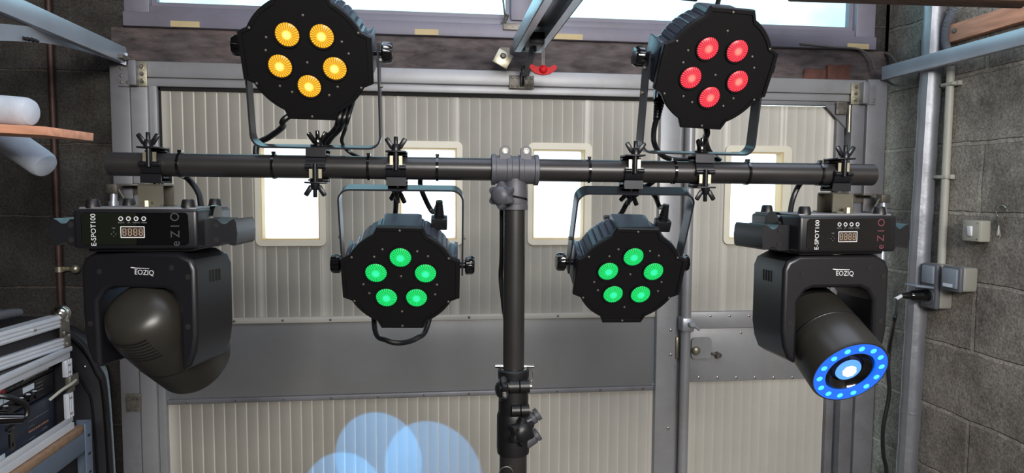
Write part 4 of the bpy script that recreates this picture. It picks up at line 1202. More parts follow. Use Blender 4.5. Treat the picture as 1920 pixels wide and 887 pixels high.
# safety pin
b = MB(); b.cyl((-0.030, 0, zk(693)), (-0.014, 0, zk(693)), 0.003, seg=12); b.cyl((0.014, 0, zk(695)), (0.033, 0, zk(695)), 0.003, seg=12)
b.build('safety_pin', M['chrome'], t)
b = MB(); b.tube([V((0.026, -0.004, zk(712)))+V((0.005*math.cos(2*math.pi*k/20), 0.002*math.sin(2*math.pi*k/20), 0.011*math.sin(2*math.pi*k/20))) for k in range(20)], 0.0008, 6, smooth=False, close=True); b.build('pin_ring', M['chrome'], t)
b = MB(); b.tube([V((-0.014, -0.024, zk(892)))+V((0.011*math.cos(2*math.pi*k/20), 0, 0.011*math.sin(2*math.pi*k/20))) for k in range(20)], 0.0008, 6, smooth=False, close=True); b.build('pin_ring', M['chrome'], t)
# tripod legs
for a_ in (90, 210, 330):
    d = V((math.cos(R(a_)), math.sin(R(a_)), 0))
    b = MB(); b.tube([d*0.03+V((0, 0, 0.5)), d*0.52+V((0, 0, 0.015))], 0.011, 14, smooth=False); b.tube([d*0.02+V((0, 0, 0.26)), d*0.27+V((0, 0, 0.26))], 0.007, 10, smooth=False)
    b.build('leg', M['tube'], t)
# small raised fixings on joint seen from behind
# cable ties around the bar
for k, px in enumerate((340, 515, 692, 820, 1103, 1262, 1399, 1534)):
    c = bar_at(px)
    m = frame(c, x=by, z=bx)
    b = MB(); b.ringprism(m, [(0.0196*math.cos(2*math.pi*j/32), 0.0196*math.sin(2*math.pi*j/32)) for j in range(32)], [(0.0178*math.cos(2*math.pi*j/32), 0.0178*math.sin(2*math.pi*j/32)) for j in range(32)], -0.0019, 0.0019)
    b.box(c+bz*0.0205-by*0.004, (0.006, 0.006, 0.004))
    places = ['leftmost black cable tie, right of left moving head clamp', 'black cable tie on crossbar left of the amber spotlight clamp', 'black cable tie on crossbar between amber and left green clamps', 'black cable tie on crossbar right of left green spotlight clamp',
              'black cable tie on crossbar between tee joint and right green clamp', 'black cable tie on crossbar between right green and red clamps', 'black cable tie on crossbar right of the red spotlight clamp', 'rightmost black cable tie, beside right moving head clamp']
    tag(b.build('cable_tie', M['gloss']), places[k], 'cable tie', 'cable ties around the crossbar')


# ------------------------------------------------------------------ clamps
def wing(bb, m, r=0.0):
    """wing nut: hub and two (three-look) splayed wings, axis local +z"""
    bb.lathe(m, [(0.007, 0), (0.0065, 0.006), (0.0045, 0.010)], 14)
    for s in (-1, 1):
        mm = m @ Matrix.Translation((s*0.0055, 0, 0.004)) @ Matrix.Rotation(R(s*32), 4, 'Y')
        bb.box((0, 0, 0), (0, 0, 0)) if False else bb.boxm(mm @ Matrix.Translation((0, 0, 0.008)), (0.0075, 0.005, 0.018), bevel=0.002)
    bb.lathe(m, [(0.0032, 0.008), (0.0032, 0.020), (0.0025, 0.021)], 12)


def clamp(px, up, label, yaw=0.0):
    """G-shaped tube clamp: up=+1 fixture above the bar, -1 fixture below; local z points to the fixture"""
    c = bar_at(px)
    z = V((0, 0, 1))*up
    x = bx*up
    m = frame(c, x=x, z=z)
    t = thing('bar_clamp', label, 'clamp', m, group='black hook clamps on the crossbar')
    W = 0.030
    bb = MB()
    # saddle block on the fixture side
    bb.box((0, 0, 0.0265), (W, 0.036, 0.003)); bb.box((0, 0.0165, 0.021), (W, 0.003, 0.012)); bb.box((0, -0.0185, 0.0215), (W, 0.003, 0.013))
    bb.box((0, 0.0, 0.0195), (W*0.98, 0.02, 0.003))
    # hook band around the tube
    pts = [V((0, -0.0205, 0.022))]+[V((0, 0.0200*math.cos(R(a_))*1.0, 0.0200*math.sin(R(a_)))) for a_ in range(160, 381, 12)]
    back = [V((0, 0.0205*math.cos(R(a_)), 0.0205*math.sin(R(a_)))) for a_ in range(60, -110, -10)]
    bb.band([V((0, 0.019, 0.024))]+back, (1, 0, 0), W, 0.0026)
    bb.build('hook', M['blackmetal'], t)
    bb = MB()
    bb.band([V((0, 0.0212*math.cos(R(a_)), 0.0212*math.sin(R(a_)))) for a_ in range(125, 196, 10)], (1, 0, 0), W*0.96, 0.0026)
    bb.cyl((-W/2, -0.0235, 0.000), (-W*0.17, -0.0235, 0.000), 0.0034, seg=12); bb.cyl((W*0.17, -0.0235, 0.000), (W/2, -0.0235, 0.000), 0.0034, seg=12)
    bb.build('hinge_band', M['blackmetal'], t)
    bb = MB()
    bb.box((0, -0.010, -0.0245), (W*1.02, 0.040, 0.0026), bevel=0.0008); bb.box((0, 0.011, -0.022), (W*1.02, 0.003, 0.008))
    bb.build('jaw', M['blackmetal'], t)
    bb = MB()
    bb.cyl((0, -0.0245, 0.004), (0, -0.0245, -0.034), 0.0036, seg=12)
    wing(bb, Matrix.Translation((0, -0.0245, -0.026)) @ Matrix.Rotation(R(180), 4, 'X'))
    bb.build('wing_bolt', M['blackmetal'], t)
    bb = MB()
    bb.box((-0.007, -0.0215, -0.011), (0.005, 0.002, 0.014)); bb.box((0.007, -0.0215, -0.011), (0.005, 0.002, 0.014))
    bb.build('zinc_insert', M['zinc'], t)
    return c, m, t


# ------------------------------------------------------------------ PAR spotlights
def plate_outline(R0=0.0885, T=0.0925, hw=0.034):
    pts = []
    for q in range(4):
        a0 = q*90
        loc = [(T, -hw), (T, hw)]
        ac = math.degrees(math.atan2(hw+0.006, math.sqrt(R0**2-(hw+0.006)**2)))
        arc = [(R0*math.cos(R(a)), R0*math.sin(R(a))) for a in [ac+(90-2*ac)*k/7 for k in range(8)]]
        for x, y in loc+arc:
            c, s = math.cos(R(a0)), math.sin(R(a0))
            pts.append((x*c-y*s, x*s+y*c))
    return pts


def body_outline():
    pts = []
    n = 225
    for k in range(n):
        a = 360*k/n
        # distance of rounded square tab shape
        r = 0.0838-(0.0024 if k % 5 == 0 else 0)
        da = min(abs((a-q*90+180) % 360-180) for q in range(4))
        if da < 22: r = 0.0865/math.cos(R(da)) if da < 20 else 0.085
        r = min(r, 0.0905)
        pts.append((r*math.cos(R(a)), r*math.sin(R(a))))
    return pts


PAR_MESH = {}


def par(cx, cy, d, yaw, tilt, roll, up, lens_mat, name_label, clamp_px, bracket_label=None, light=None):
    """PAR can. (cx,cy,d): centre of the front plate. up=+1: stands above the bar"""
    c = P(cx, cy, d)
    ex = (bx*math.cos(yaw) + by*math.sin(yaw)).normalized()
    ey = V((0, 0, 1)).cross(ex).normalized()              # away from the viewer
    mb = frame((0, 0, 0), x=ex, z=(0, 0, 1)) @ Matrix.Rotation(roll, 4, 'Y') @ Matrix.Rotation(tilt, 4, 'X')
    piv = c + (mb @ V((0, 0.046, 0)))
    m = Matrix.Translation(piv) @ mb
    t = thing('par_spotlight', name_label, 'spotlight', m, group='five lens par spotlights on the crossbar')
    S = -1.0 if up > 0 else 1.0                            # LED pattern flips with the unit
    mp = frame((0, 0, 0), x=(S, 0, 0), z=(0, -1, 0))       # local plate coords, z towards viewer
    po = plate_outline()
    b = MB()
    rings = [[mp @ V((x*k, y*k, z)) for x, y in po] for k, z in ((0.985, 0.036), (1, 0.038), (1, 0.0445), (0.985, 0.046), (0.93, 0.0462), (0.925, 0.0445))]
    b.ring_loft(rings)
    b.build('face_plate', M['face'], t)
    bo = body_outline()
    b = MB()
    rings = [[mp @ V((x*k, y*k, z)) for x, y in bo] for k, z in ((1.0, 0.0365), (1.0, 0.034), (0.99, -0.018), (0.93, -0.030), (0.80, -0.036))]
    b.ring_loft(rings)
    b.box((0, 0.045, 0), (0.09, 0.022, 0.08), bevel=0.004)
    b.build('housing', M['rib'], t, ang=12)
    for s in (-1, 1):
        b = MB(); b.box((s*0.0858, 0.004, 0), (0.006, 0.05, 0.062), bevel=0.0015)
        b.build('side_mount', M['rib'], t)
    # lenses
    lm = None
    for k in range(5):
        a = 90+72*k
        p = mp @ V((0.0405*math.cos(R(a)), 0.0405*math.sin(R(a)), 0.0445))
        if lm is None:
            bb = MB(); bb.lathe(frame((0, 0, 0), z=(0, -1, 0), x=(1, 0, 0)), [(0.0166, 0.0), (0.0160, 0.002), (0.0135, 0.0035), (0.009, 0.0045), (0.004, 0.005), (0.0005, 0.0051)], 36)
            lm = bb.build('lens', lens_mat, t); lm.location = p
            bb = MB(); n = 36
            bb.ringprism(frame((0, 0, 0), z=(0, -1, 0), x=(1, 0, 0)), [(0.0190*math.cos(2*math.pi*j/n), 0.0190*math.sin(2*math.pi*j/n)) for j in range(n)], [(0.0168*math.cos(2*math.pi*j/n), 0.0168*math.sin(2*math.pi*j/n)) for j in range(n)], 0.0, 0.0026)
            bz_ = bb.build('lens_bezel', M['face'], t); bz_.location = p
        else:
            l2 = dup(lm, t, Matrix.Translation(p)); dup(bz_, t, Matrix.Translation(p))
    # screws
    sm_ = None
    sp = []
    for k in range(5):
        a = 90+72*k+36
        sp += [(0.057*math.cos(R(a+9)), 0.057*math.sin(R(a+9))), (0.060*math.cos(R(a-9)), 0.060*math.sin(R(a-9)))]
    sp = [p_ for p_ in sp if not (abs(p_[0]) < 0.02 and p_[1] < 0)]+[(0, -0.060), (0, 0.006)]
    sp += [(0.0845*math.cos(R(a)), 0.0845*math.sin(R(a))) for a in (28, 152, 208, 332)]+[(0.0, 0.087), (0, -0.087)]
    for x, y in sp:
        p = mp @ V((x, y, 0.0445 if math.hypot(x, y) < 0.08 else 0.046))
        if sm_ is None:
            bb = MB(); bb.lathe(frame((0, 0, 0), z=(0, -1, 0), x=(1, 0, 0)), [(0.0020, 0), (0.0018, 0.001), (0.0008, 0.0016)], 10)
            sm_ = bb.build('screw', M['oldzinc'], t); sm_.location = p
        else: dup(sm_, t, Matrix.Translation(p))
    # knobs
    for s in (-1, 1):
        mk = frame((s*0.099, 0.004, 0), z=(s, 0, 0), x=(0, 1, 0))
        bb = MB()
        n = 48; rr = lambda k: 0.0155*(1-0.07*(1 if (k % 6) in (0, 1) else 0))
        rings = [[mk @ V((rr(k)*sc*math.cos(2*math.pi*k/n), rr(k)*sc*math.sin(2*math.pi*k/n), z)) for k in range(n)] for sc, z in ((0.8, 0.002), (1, 0.004), (1, 0.014), (0.86, 0.0175), (0.5, 0.018))]
        bb.ring_loft(rings); kn = bb.build('knob', M['gloss'], t)
        bb = MB(); bb.cyl((s*0.087, 0.004, 0), (s*0.102, 0.004, 0), 0.0055, seg=14); bb.build('knob_shaft', M['blackmetal'], t)
    # yoke strap, built in its own plane from bar bolt to pivot
    cc = bar_at(clamp_px); bolt = cc+V((0, 0, 1))*up*0.031
    pv = t.matrix_world.inverted() if False else m.inverted()
    zax = (piv-bolt); zax -= ex*zax.dot(ex); Lb = zax.length
    my = frame(piv+V((0, 0, 0)), x=ex, z=zax)
    off = (bolt-piv).dot(ex)
    HWY = 0.0965; rc = 0.018
    pts = [V((-HWY, 0, 0.012)), V((-HWY, 0, -Lb+rc))]
    for a in range(0, 91, 15): pts.append(V((-HWY+rc-rc*math.cos(R(a)), 0, -Lb+rc-rc*math.sin(R(a)))))
    pts2 = [V((-p_.x, 0, p_.z)) for p_ in pts][::-1]
    loop = [pv @ (my @ p_) for p_ in pts+pts2]
    wd_ = (pv.to_3x3() @ (my.to_3x3() @ V((0, 1, 0))))
    b = MB(); b.band(loop, wd_, 0.026, 0.0028)
    b.build('yoke', M['strap'], t)
    for s in (-1, 1):
        for zz_ in (-0.012, -0.05):
            q0, q1 = pv @ (my @ V((s*0.0975, 0, zz_))), pv @ (my @ V((s*0.1015, 0, zz_)))
            b = MB(); b.cyl(q0, q1, 0.003, seg=10); b.build('yoke_bolt', M['screw'], t)
    # wing bolt through yoke
    b = MB(); q = pv @ (my @ V((off, 0, -Lb)))
    mw = pv @ frame(my @ V((off, 0, -Lb)), z=(my.to_3x3() @ V((0, 0, 1))), x=ex)
    b.lathe(mw, [(0.012, 0.002), (0.011, 0.004)], 20); wing(b, mw @ Matrix.Translation((0, 0, 0.004)) @ Matrix.Rotation(R(35), 4, 'Z')); b.cyl(mw @ V((0, 0, -0.006)), mw @ V((0, 0, 0.006)), 0.005, seg=12)
    b.build('wing_nut', M['gloss'], t)
    clamp(clamp_px, up, bracket_label)
    return m, t


def iec(m_par, x, z, t, y=0.056):
    """moulded power plug at the back of the fixture, pointing up in the fixture's frame"""
    b = MB(); b.box((x, y, z), (0.026, 0.018, 0.02), bevel=0.002); sg = 1 if z > 0 else -1
    for k in range(5): b.cyl((x, y, z+sg*(0.010+k*0.0055)), (x, y, z+sg*(0.0135+k*0.0055)), 0.0085-0.0007*k, seg=14)
    b.cyl((x, y, z), (x, y, z+sg*0.038), 0.0055, seg=12)
    b.build('power_plug', M['rubber'], t)
    return m_par @ V((x, y, z+sg*0.036))


def cable(name, pts, r, label, cat='cable', group=None, mt='rubber'):
    b = MB(); b.tube(pts, r, 10); return tag(b.build(name, M[mt]), label, cat, group)


mA, tA = par(575, 110, 0.945, R(0), R(27), R(1.0), 1, M['amber'], 'amber lit par spotlight standing above the crossbar at left', 597, 'bar clamp under the amber spotlight')
mG, tG = par(752, 525, 1.045, R(0), R(23), R(0.5), -1, M['green'], 'left one of two green lit par spotlights under the crossbar', 745, 'bar clamp above the left green spotlight')
mH, tH = par(1181, 521, 1.10, R(2), R(25), R(0.5), -1, M['green'], 'right one of two green lit par spotlights under the crossbar', 1183, 'bar clamp above the right green spotlight')
mR, tR = par(1344, 134, 1.0, R(6), R(27), R(1.5), 1, M['redled'], 'red lit par spotlight standing above the crossbar at right', 1313, 'bar clamp under the red spotlight')
q = iec(mG, 0.058, 0.072, tG, 0.016)
cable('spotlight_power_cable', [q, P(812, 398, 1.12), P(795, 368, 1.11), P(788, 345, 1.10), P(790, 325, 1.09)], 0.0042, 'black cable rising from plug of the left green spotlight')
cable('spotlight_link_cable', [mG @ V((-0.02, 0.055, 0.06)), P(741, 400, 1.15), P(742, 372, 1.12), P(735, 345, 1.10), P(722, 330, 1.10)], 0.0045, 'black cable dropping from crossbar behind the left green spotlight')
cable('cable_loop', [mG @ V((-0.055, 0.05, -0.05)), P(703, 618, 1.12), P(725, 638, 1.10), P(752, 643, 1.10), P(782, 634, 1.10), P(801, 612, 1.12), mG @ V((0.055, 0.05, -0.05))], 0.0045, 'black cable loop hanging below the left green spotlight')
q = iec(mH, 0.062, 0.068, tH, 0.016)
cable('spotlight_power_cable', [q, P(1237, 388, 1.16), P(1228, 368, 1.14), P(1210, 352, 1.13), P(1192, 345, 1.12), P(1180, 338, 1.10)], 0.0042, 'black cable rising from plug of the right green spotlight')
cable('spotlight_link_cable', [mH @ V((-0.03, 0.055, 0.06)), P(1160, 405, 1.16), P(1178, 378, 1.15), P(1205, 355, 1.14), P(1232, 335, 1.12)], 0.0045, 'black cable slanting up behind the right green spotlight')
cable('spotlight_link_cable', [mA @ V((0.04, 0.05, -0.065)), P(541, 218, 1.0), P(530, 238, 1.02), P(505, 257, 1.05), P(485, 268, 1.07), P(480, 285, 1.06), P(482, 302, 1.05)], 0.0048, 'black cable curving down left below the amber spotlight')
for k, (dx, r_) in enumerate(((0, 0.0045), (9, 0.0035), (16, 0.003))):
    cable('spotlight_power_cable', [mA @ V((0.05+0.004*k, 0.05, -0.05)), P(638+dx, 215, 1.0), P(630+dx, 240, 1.02), P(614+dx, 258, 1.04), P(600+dx*1.2, 276, 1.06)] if k < 2 else
          [mA @ V((0.062, 0.05, -0.05)), P(655, 215, 1.0), P(648, 240, 1.03), P(641, 265, 1.06), P(655, 285, 1.08), P(690, 302, 1.07)], r_,
          ['thick black cable in bundle right of amber spotlight wing nut', 'middle thin black cable in bundle under the amber spotlight', 'outer black cable under amber spotlight running right behind crossbar'][k])
# red lamp leads
q = iec(mR, 0.07, -0.055, tR, 0.045)
b = MB(); b.box((-0.045, 0.03, 0.095), (0.03, 0.03, 0.018), bevel=0.002)
for k in range(5): b.cyl((-0.04, 0.03, 0.104+k*0.0075), (-0.039, 0.03, 0.109+k*0.0075), 0.0078-0.0004*k, seg=14)
b.cyl((-0.04, 0.03, 0.1), (-0.037, 0.03, 0.145), 0.0058, seg=12); b.build('power_plug', M['rubber'], tR)
cable('spotlight_power_cable', [mR @ V((-0.038, 0.03, 0.14)), mR @ V((-0.034, 0.032, 0.18)), mR @ V((0.0, 0.06, 0.22)), mR @ V((0.03, 0.075, 0.12)), mR @ V((0.03, 0.07, 0.05))], 0.004, 'black cable arching over the top of the red spotlight')
qq = P(1236, 190, 1.06)
t = thing('cable_plug', 'black moulded plug hanging left of the red spotlight', 'plug')
b = MB()
for k in range(6): b.cyl(P(1236-0.8*k, 192+5.2*k, 1.07), P(1236-0.8*k-0.5, 192+5.2*k+3.6, 1.07), 0.0085-0.0005*k, seg=14)
b.cyl(P(1237, 165, 1.08), P(1231, 224, 1.07), 0.0058, seg=12); b.build('boot', M['rubber'], t)
b = MB(); b.cyl(P(1240, 160, 1.09), P(1236, 190, 1.07), 0.012, 0.0095, 14); b.build('body', M['gloss'], t)
cable('spotlight_link_cable', [P(1231, 222, 1.07), P(1226, 245, 1.08), P(1227, 270, 1.09), P(1240, 290, 1.12), P(1262, 299, 1.13), P(1300, 300, 1.13)], 0.0045, 'black cable curving down left of the red spotlight')
cable('spotlight_link_cable', [mR @ V((0.01, 0.05, -0.065)), P(1324, 240, 1.08), P(1322, 262, 1.10), P(1330, 285, 1.12), P(1350, 303, 1.12)], 0.0052, 'black cable below the red spotlight behind its wing nut')
cable('pole_cable', [bar_at(944)+V((0.0, 0.03, -0.01)), P(941, 470, 1.09), P(939, 520, 1.10), P(944, 570, 1.09), P(950, 640, 1.09), P(955, 900, 1.09)], 0.004, 'thin black cable running down behind the stand pole')


# ------------------------------------------------------------------ moving heads
def seven_seg(bb, x, z, w_, h_, y, up=True):
    th = h_*0.09
    for s in (-1, 1):
        for q_ in (-1, 1): bb.box((x+s*w_/2, y, z+q_*h_/4), (th, 0.0004, h_*0.40))
    for q_ in (-1, 0, 1): bb.box((x, y, z+q_*h_/2), (w_*0.78, 0.0004, th))


def moving_head(px, top_py, d, yaw_base, yaw_yoke, tilt, label, clamp_px, clamp_label, mirror, lit, logo_mat, base_lbl, shift):
    """hangs upside down. origin: centre of the base top. tilt: angle of the beam below horizontal; yaw_yoke turns the beam direction"""
    bp_ = bar_at(clamp_px)
    ctr = V((bp_.x, bp_.y, 0))
    top = P(px, top_py, d)                   # front top edge centre
    HB, WB, DB = 0.057, 0.171, 0.140
    m = Matrix.Translation((bp_.x+shift*bx.x, bp_.y+shift*bx.y, top.z)) @ Matrix.Rotation(yaw_base, 4, 'Z')
    t = thing('moving_head_light', label, 'moving head', m, group='moving head lights at the ends of the crossbar')
    fy = -DB/2
    b = MB(); b.box((0, 0, -HB/2), (WB, DB, HB), bevel=0.005, seg=3)
    b.box((0, 0, -HB-0.001), (WB*0.86, DB*0.8, 0.008), bevel=0.003)
    b.build('base', M['yoke'], t)
    # control panel
    b = MB(); pw = WB*0.86
    mpf = frame((0, fy, -HB/2), x=(1, 0, 0), y=(0, 0, 1))
    b.prism(mpf, rrect(-pw/2, -HB*0.40, pw/2, HB*0.42, 0.006), -0.0005, 0.0012)
    panel = b.build('control_panel', M['gloss'], t)
    if lit is False:
        b = MB(); b.prism(mpf, rrect(-pw/2+0.001, -HB*0.39, -pw/2+0.075, HB*0.41, 0.003), 0.0012, 0.0014); b.build('tinted_area', M['green_screen'], panel)
    yy = fy-0.0014
    mt_ = frame((-pw*0.5+0.017, yy, -HB/2-0.001), x=(0, 0, 1), y=(-1, 0, 0))
    text('model_lettering', 'E-SPOT100', 0.0098, mt_, M['white_ink'], panel)
    lg = frame((pw*0.5-0.018, yy, -HB/2), x=(0, 0, 1), y=(-1, 0, 0))
    text('logo_lettering', 'e Z I O', 0.0175, lg, logo_mat, panel, squash=0.92)
    xd = -WB*0.02+(0.0 if mirror else -0.0)
    b = MB(); b.ringprism(frame((xd, yy, -HB*0.57), x=(1, 0, 0), y=(0, 0, 1)), rrect(-0.0165, -0.0082, 0.0165, 0.0082, 0.0006, 2), rrect(-0.0155, -0.0072, 0.0155, 0.0072, 0.0004, 2), 0, 0.0005)
    b.build('display_border', M['white_ink'], panel)
    b = MB(); b.box((xd, yy+0.0002, -HB*0.57), (0.031, 0.0006, 0.0144)); dsp = b.build('display', M['display'], panel)
    b = MB()
    for k in range(4): seven_seg(b, xd-0.0112+k*0.0075, -HB*0.57, 0.0042, 0.0092, yy-0.0003)
    b.build('digits', M['seg'], panel)
    for k, wrd in enumerate(('ENTER', 'UP', 'DOWN', 'MENU')):
        bxp = xd-0.0165+0.0105*k+0.001
        b = MB(); n = 18
        b.ringprism(frame((bxp, yy, -HB*0.235), x=(1, 0, 0), y=(0, 0, 1)), [(0.0032*math.cos(2*math.pi*j/n), 0.0032*math.sin(2*math.pi*j/n)) for j in range(n)], [(0.0021*math.cos(2*math.pi*j/n), 0.0021*math.sin(2*math.pi*j/n)) for j in range(n)], 0, 0.0007)
        bt = b.build('button', M['white_ink'], panel)
        b = MB(); b.ell((bxp, yy, -HB*0.235), (0.0016, 0.0012, 0.0016), u=10, v=6); b.build('button_cap', M['gloss'], bt)
        text('button_lettering', wrd, 0.0028, frame((bxp, yy, -HB*0.33), x=(-1, 0, 0), y=(0, 0, -1)), M['grey_ink'], panel)
    text('microphone_lettering', 'MIC', 0.0028, frame((xd-0.026, yy, -HB*0.47), x=(-1, 0, 0), y=(0, 0, -1)), M['grey_ink'], panel)
    for dx, dz_ in ((0, 0.003), (0.003, 0), (-0.003, 0), (0, -0.003)):
        b = MB(); b.lathe(frame((xd-0.026+dx, yy, -HB*0.62+dz_), z=(0, -1, 0), x=(1, 0, 0)), [(0.0007, 0), (0.0006, 0.0004)], 8); b.build('microphone_hole', M['grey_ink'], panel)
    # side handles
    for s in (-1, 1):
        b = MB(); zt_, zb_ = -HB*0.27, -HB*0.97
        hm = frame((s*(WB/2-0.002), 0.002, 0), x=(s, 0, 0), z=(0, 1, 0)) if s < 0 else frame((s*(WB/2-0.002), 0.002, 0), x=(1, 0, 0), z=(0, 1, 0))
        # profile in x (outward), z
        prof = [(0, zt_), (0.020, zt_)]+[(0.020+0.0022*k, zt_-0.007*math.sin(math.pi*min(1, k/9*1.0))) for k in range(1, 9)]+[(0.044, zt_+0.001), (0.047, zt_-0.004), (0.0485, (zt_+zb_)/2), (0.047, zb_+0.004), (0.044, zb_+0.001)]+[(0.020+0.0022*k, zb_+0.006*math.sin(math.pi*min(1, k/9))) for k in range(8, 0, -1)]+[(0.02, zb_), (0, zb_)]
        vs0 = [V((s*(WB/2-0.002+x_), fy*0.62, z_)) for x_, z_ in prof]; vs1 = [V((s*(WB/2-0.002+x_), -fy*0.62, z_)) for x_, z_ in prof]
        b.ring_loft([vs0, [v+V((0, 0.003, 0)) for v in vs0], vs1])
        h_ = b.build('carry_handle', M['yoke'], t)
        for zz_ in (-HB*0.42, -HB*0.80):
            b = MB(); b.cyl((s*(WB/2+0.017), fy*0.62-0.0008, zz_), (s*(WB/2+0.017), fy*0.62+0.004, zz_), 0.0042, seg=14); b.build('screw_recess', M['shadow'], h_)
        b = MB(); b.lathe(frame((s*(WB/2), 0.0, -HB*0.28), z=(s, 0, 0), x=(0, 1, 0)), [(0.021, -0.004), (0.021, 0.004)], 24); b.build('handle_hub', M['gloss'], t)
    # top plate (lighter) and rubber feet
    b = MB(); b.box((0, 0.002, 0.001), (WB*0.95, DB*0.9, 0.003), bevel=0.001); b.build('top_cover', M['alu_dark'], t)
    for sx_ in (-1, 1):
        for sy_ in (-1, 1):
            b = MB(); b.lathe(Matrix.Translation((sx_*(WB/2-0.019), sy_*(DB/2-0.018), 0.001)), [(0.0105, 0), (0.0085, 0.011), (0.007, 0.013)], 18); b.build('rubber_foot', M['black'], t)
    # omega bracket
    zt2 = bp_.z-top.z-0.031
    b = MB(); k_ = 0.019
    b.band([V((-shift, x_-0.002, z_)) for x_, z_ in ((-k_-0.012, 0.004), (-k_-0.001, 0.004), (-k_, 0.006), (-k_, zt2-0.002), (-k_+0.002, zt2), (k_-0.002, zt2), (k_, zt2-0.002), (k_, 0.006), (k_+0.001, 0.004), (k_+0.012, 0.004))], (1, 0, 0), 0.036, 0.0025)
    b.build('mounting_bracket', M['greybracket'], t)
    b = MB(); b.cyl((-shift, 0, zt2-0.006), (-shift, 0, zt2+0.006), 0.0055, seg=12); b.build('bracket_bolt', M['zinc'], t)
    b = MB(); b.cyl((-shift, -0.034, 0.003), (-shift, -0.034, 0.012), 0.006, seg=8); b.build('bracket_bolt', M['zinc'], t)
    clamp(clamp_px, -1, clamp_label)
    # yoke
    YT = -HB-0.006
    HY, WY, DY = 0.176, 0.182, 0.100
    rotz = Matrix.Rotation(yaw_yoke-yaw_base, 4, 'Z')
    my = rotz
    b = MB(); b.lathe(my @ Matrix.Translation((0, 0, YT-0.004)), [(0.045, 0), (0.045, 0.010)], 32); b.build('pan_bearing', M['chrome'], t)
    arm = 0.026
    def out_prof(k=1.0, ch=0.022):
        w2 = WY/2
        return [(-w2+ch, 0), (w2-ch, 0), (w2, -ch), (w2, -HY+0.05), (w2-0.008, -HY+0.02), (w2-0.022, -HY+0.004), (w2-arm-0.004, -HY)]
    w2 = WY/2; wi = w2-arm
    poly = [(-w2+0.026, 0), (w2-0.026, 0), (w2-0.006, -0.010), (w2, -0.024), (w2, -HY+0.055), (w2-0.004, -HY+0.03), (w2-0.012, -HY+0.010), (w2-arm, -HY),
            (wi, -0.075), (wi-0.012, -0.058), (wi-0.024, -0.053), (-wi+0.024, -0.053), (-wi+0.012, -0.058), (-wi, -0.075),
            (-w2+arm, -HY), (-w2+0.012, -HY+0.010), (-w2+0.004, -HY+0.03), (-w2, -HY+0.055), (-w2, -0.024), (-w2+0.006, -0.010)]
    b = MB()
    mm = my @ frame((0, 0, YT), x=(1, 0, 0), z=(0, -1, 0))
    # mm local y is ... keep explicit
    v0 = [my @ V((x_, -DY/2, YT+z_)) for x_, z_ in poly]; v1 = [my @ V((x_, DY/2, YT+z_)) for x_, z_ in poly]
    vf = [b.bm.verts.new(v) for v in v0]; vb = [b.bm.verts.new(v) for v in v1]
    n = len(poly)
    for i in range(n): b.bm.faces.new((vf[i], vf[(i+1) % n], vb[(i+1) % n], vb[i]))
    b.bm.faces.new(vf); b.bm.faces.new(vb[::-1])
    yk = b.build('yoke', M['yoke'], t, ang=24)
    md = yk.modifiers.new('edge', 'BEVEL'); md.width = 0.006; md.segments = 3; md.limit_method = 'ANGLE'; md.angle_limit = R(50)
    for k in range(4):
        for s in (-1, 1): b = MB(); b.box(my @ V((s*(w2+0.0), -0.012+k*0.008, YT-0.038)), (0.0016, 0.003, 0.018), rot=my.to_3x3()); b.build('vent_slot', M['shadow'], yk)
    for x_, z_ in ((-0.06, -0.03), (0.055, -0.022), (0.08, -0.035), (-w2+0.013, -0.108), (w2-0.013, -0.108)):
        b = MB(); b.lathe(my @ frame((x_, -DY/2-0.0006, YT+z_), z=(0, 1, 0), x=(1, 0, 0)), [(0.0042, 0), (0.0042, 0.004)], 14); b.build('screw_recess', M['shadow'], yk)
    lm_ = my @ frame((0.012, -DY/2-0.0008, YT-0.030), x=(1, 0, -0.03), y=(0, 0, 1))
    text('brand_badge', 'EOZIQ', 0.0108, lm_ @ Matrix.Shear('XY', 4, (0.25, 0)) if False else lm_, M['white_ink'], yk, squash=0.95)
    b = MB(); b.prism(lm_, [(-0.022, 0.0065), (-0.016, 0.0055), (0.008, 0.006), (0.008, 0.0068), (-0.014, 0.0068), (-0.020, 0.0075)], 0, 0.0003); b.build('badge_swoosh', M['white_ink'], yk)
    # head
    PZ = YT-0.128
    ax = my.to_3x3() @ (Matrix.Rotation(tilt, 3, 'X') @ V((0, -1, 0)))      # beam axis
    xa = my.to_3x3() @ V((1, 0, 0))
    hmx = frame(V((0, 0, PZ)), z=ax, x=xa)
    Lf = 0.105
    b = MB()
    b.lathe(hmx, [(0.012, -0.082), (0.032, -0.079), (0.046, -0.070), (0.054, -0.054), (0.058, -0.030), (0.0605, 0.0), (0.0620, 0.05), (0.0622, Lf-0.004), (0.0605, Lf), (0.0585, Lf), (0.0585, Lf-0.020)], 56)
    hd_ = b.build('head', M['head'], t, ang=40)
    for k in range(7):
        bb = MB(); zz_ = -0.062+k*0.0065
        rr_ = 0.0515+0.0011*k
        bb.band([hmx @ V((rr_*1.012*math.cos(R(a_)), rr_*1.012*math.sin(R(a_)), zz_)) for a_ in range(55, 126, 5)], (hmx.to_3x3() @ V((0, 0, 1))), 0.0024, 0.0012)
        bb.build('vent_rib', M['black'], hd_)
    b = MB(); b.lathe(hmx, [(0.0612, 0.03), (0.0621, 0.031), (0.0621, 0.033), (0.0612, 0.034)], 48, caps=False); b.build('seam', M['black'], hd_)
    for s in (-1, 1):
        b = MB(); b.cyl(V((0, 0, PZ))+xa*s*0.045, V((0, 0, PZ))+xa*s*0.068, 0.02, seg=24); b.build('tilt_hub', M['black'], t)
    # ring and lens
    n = 64
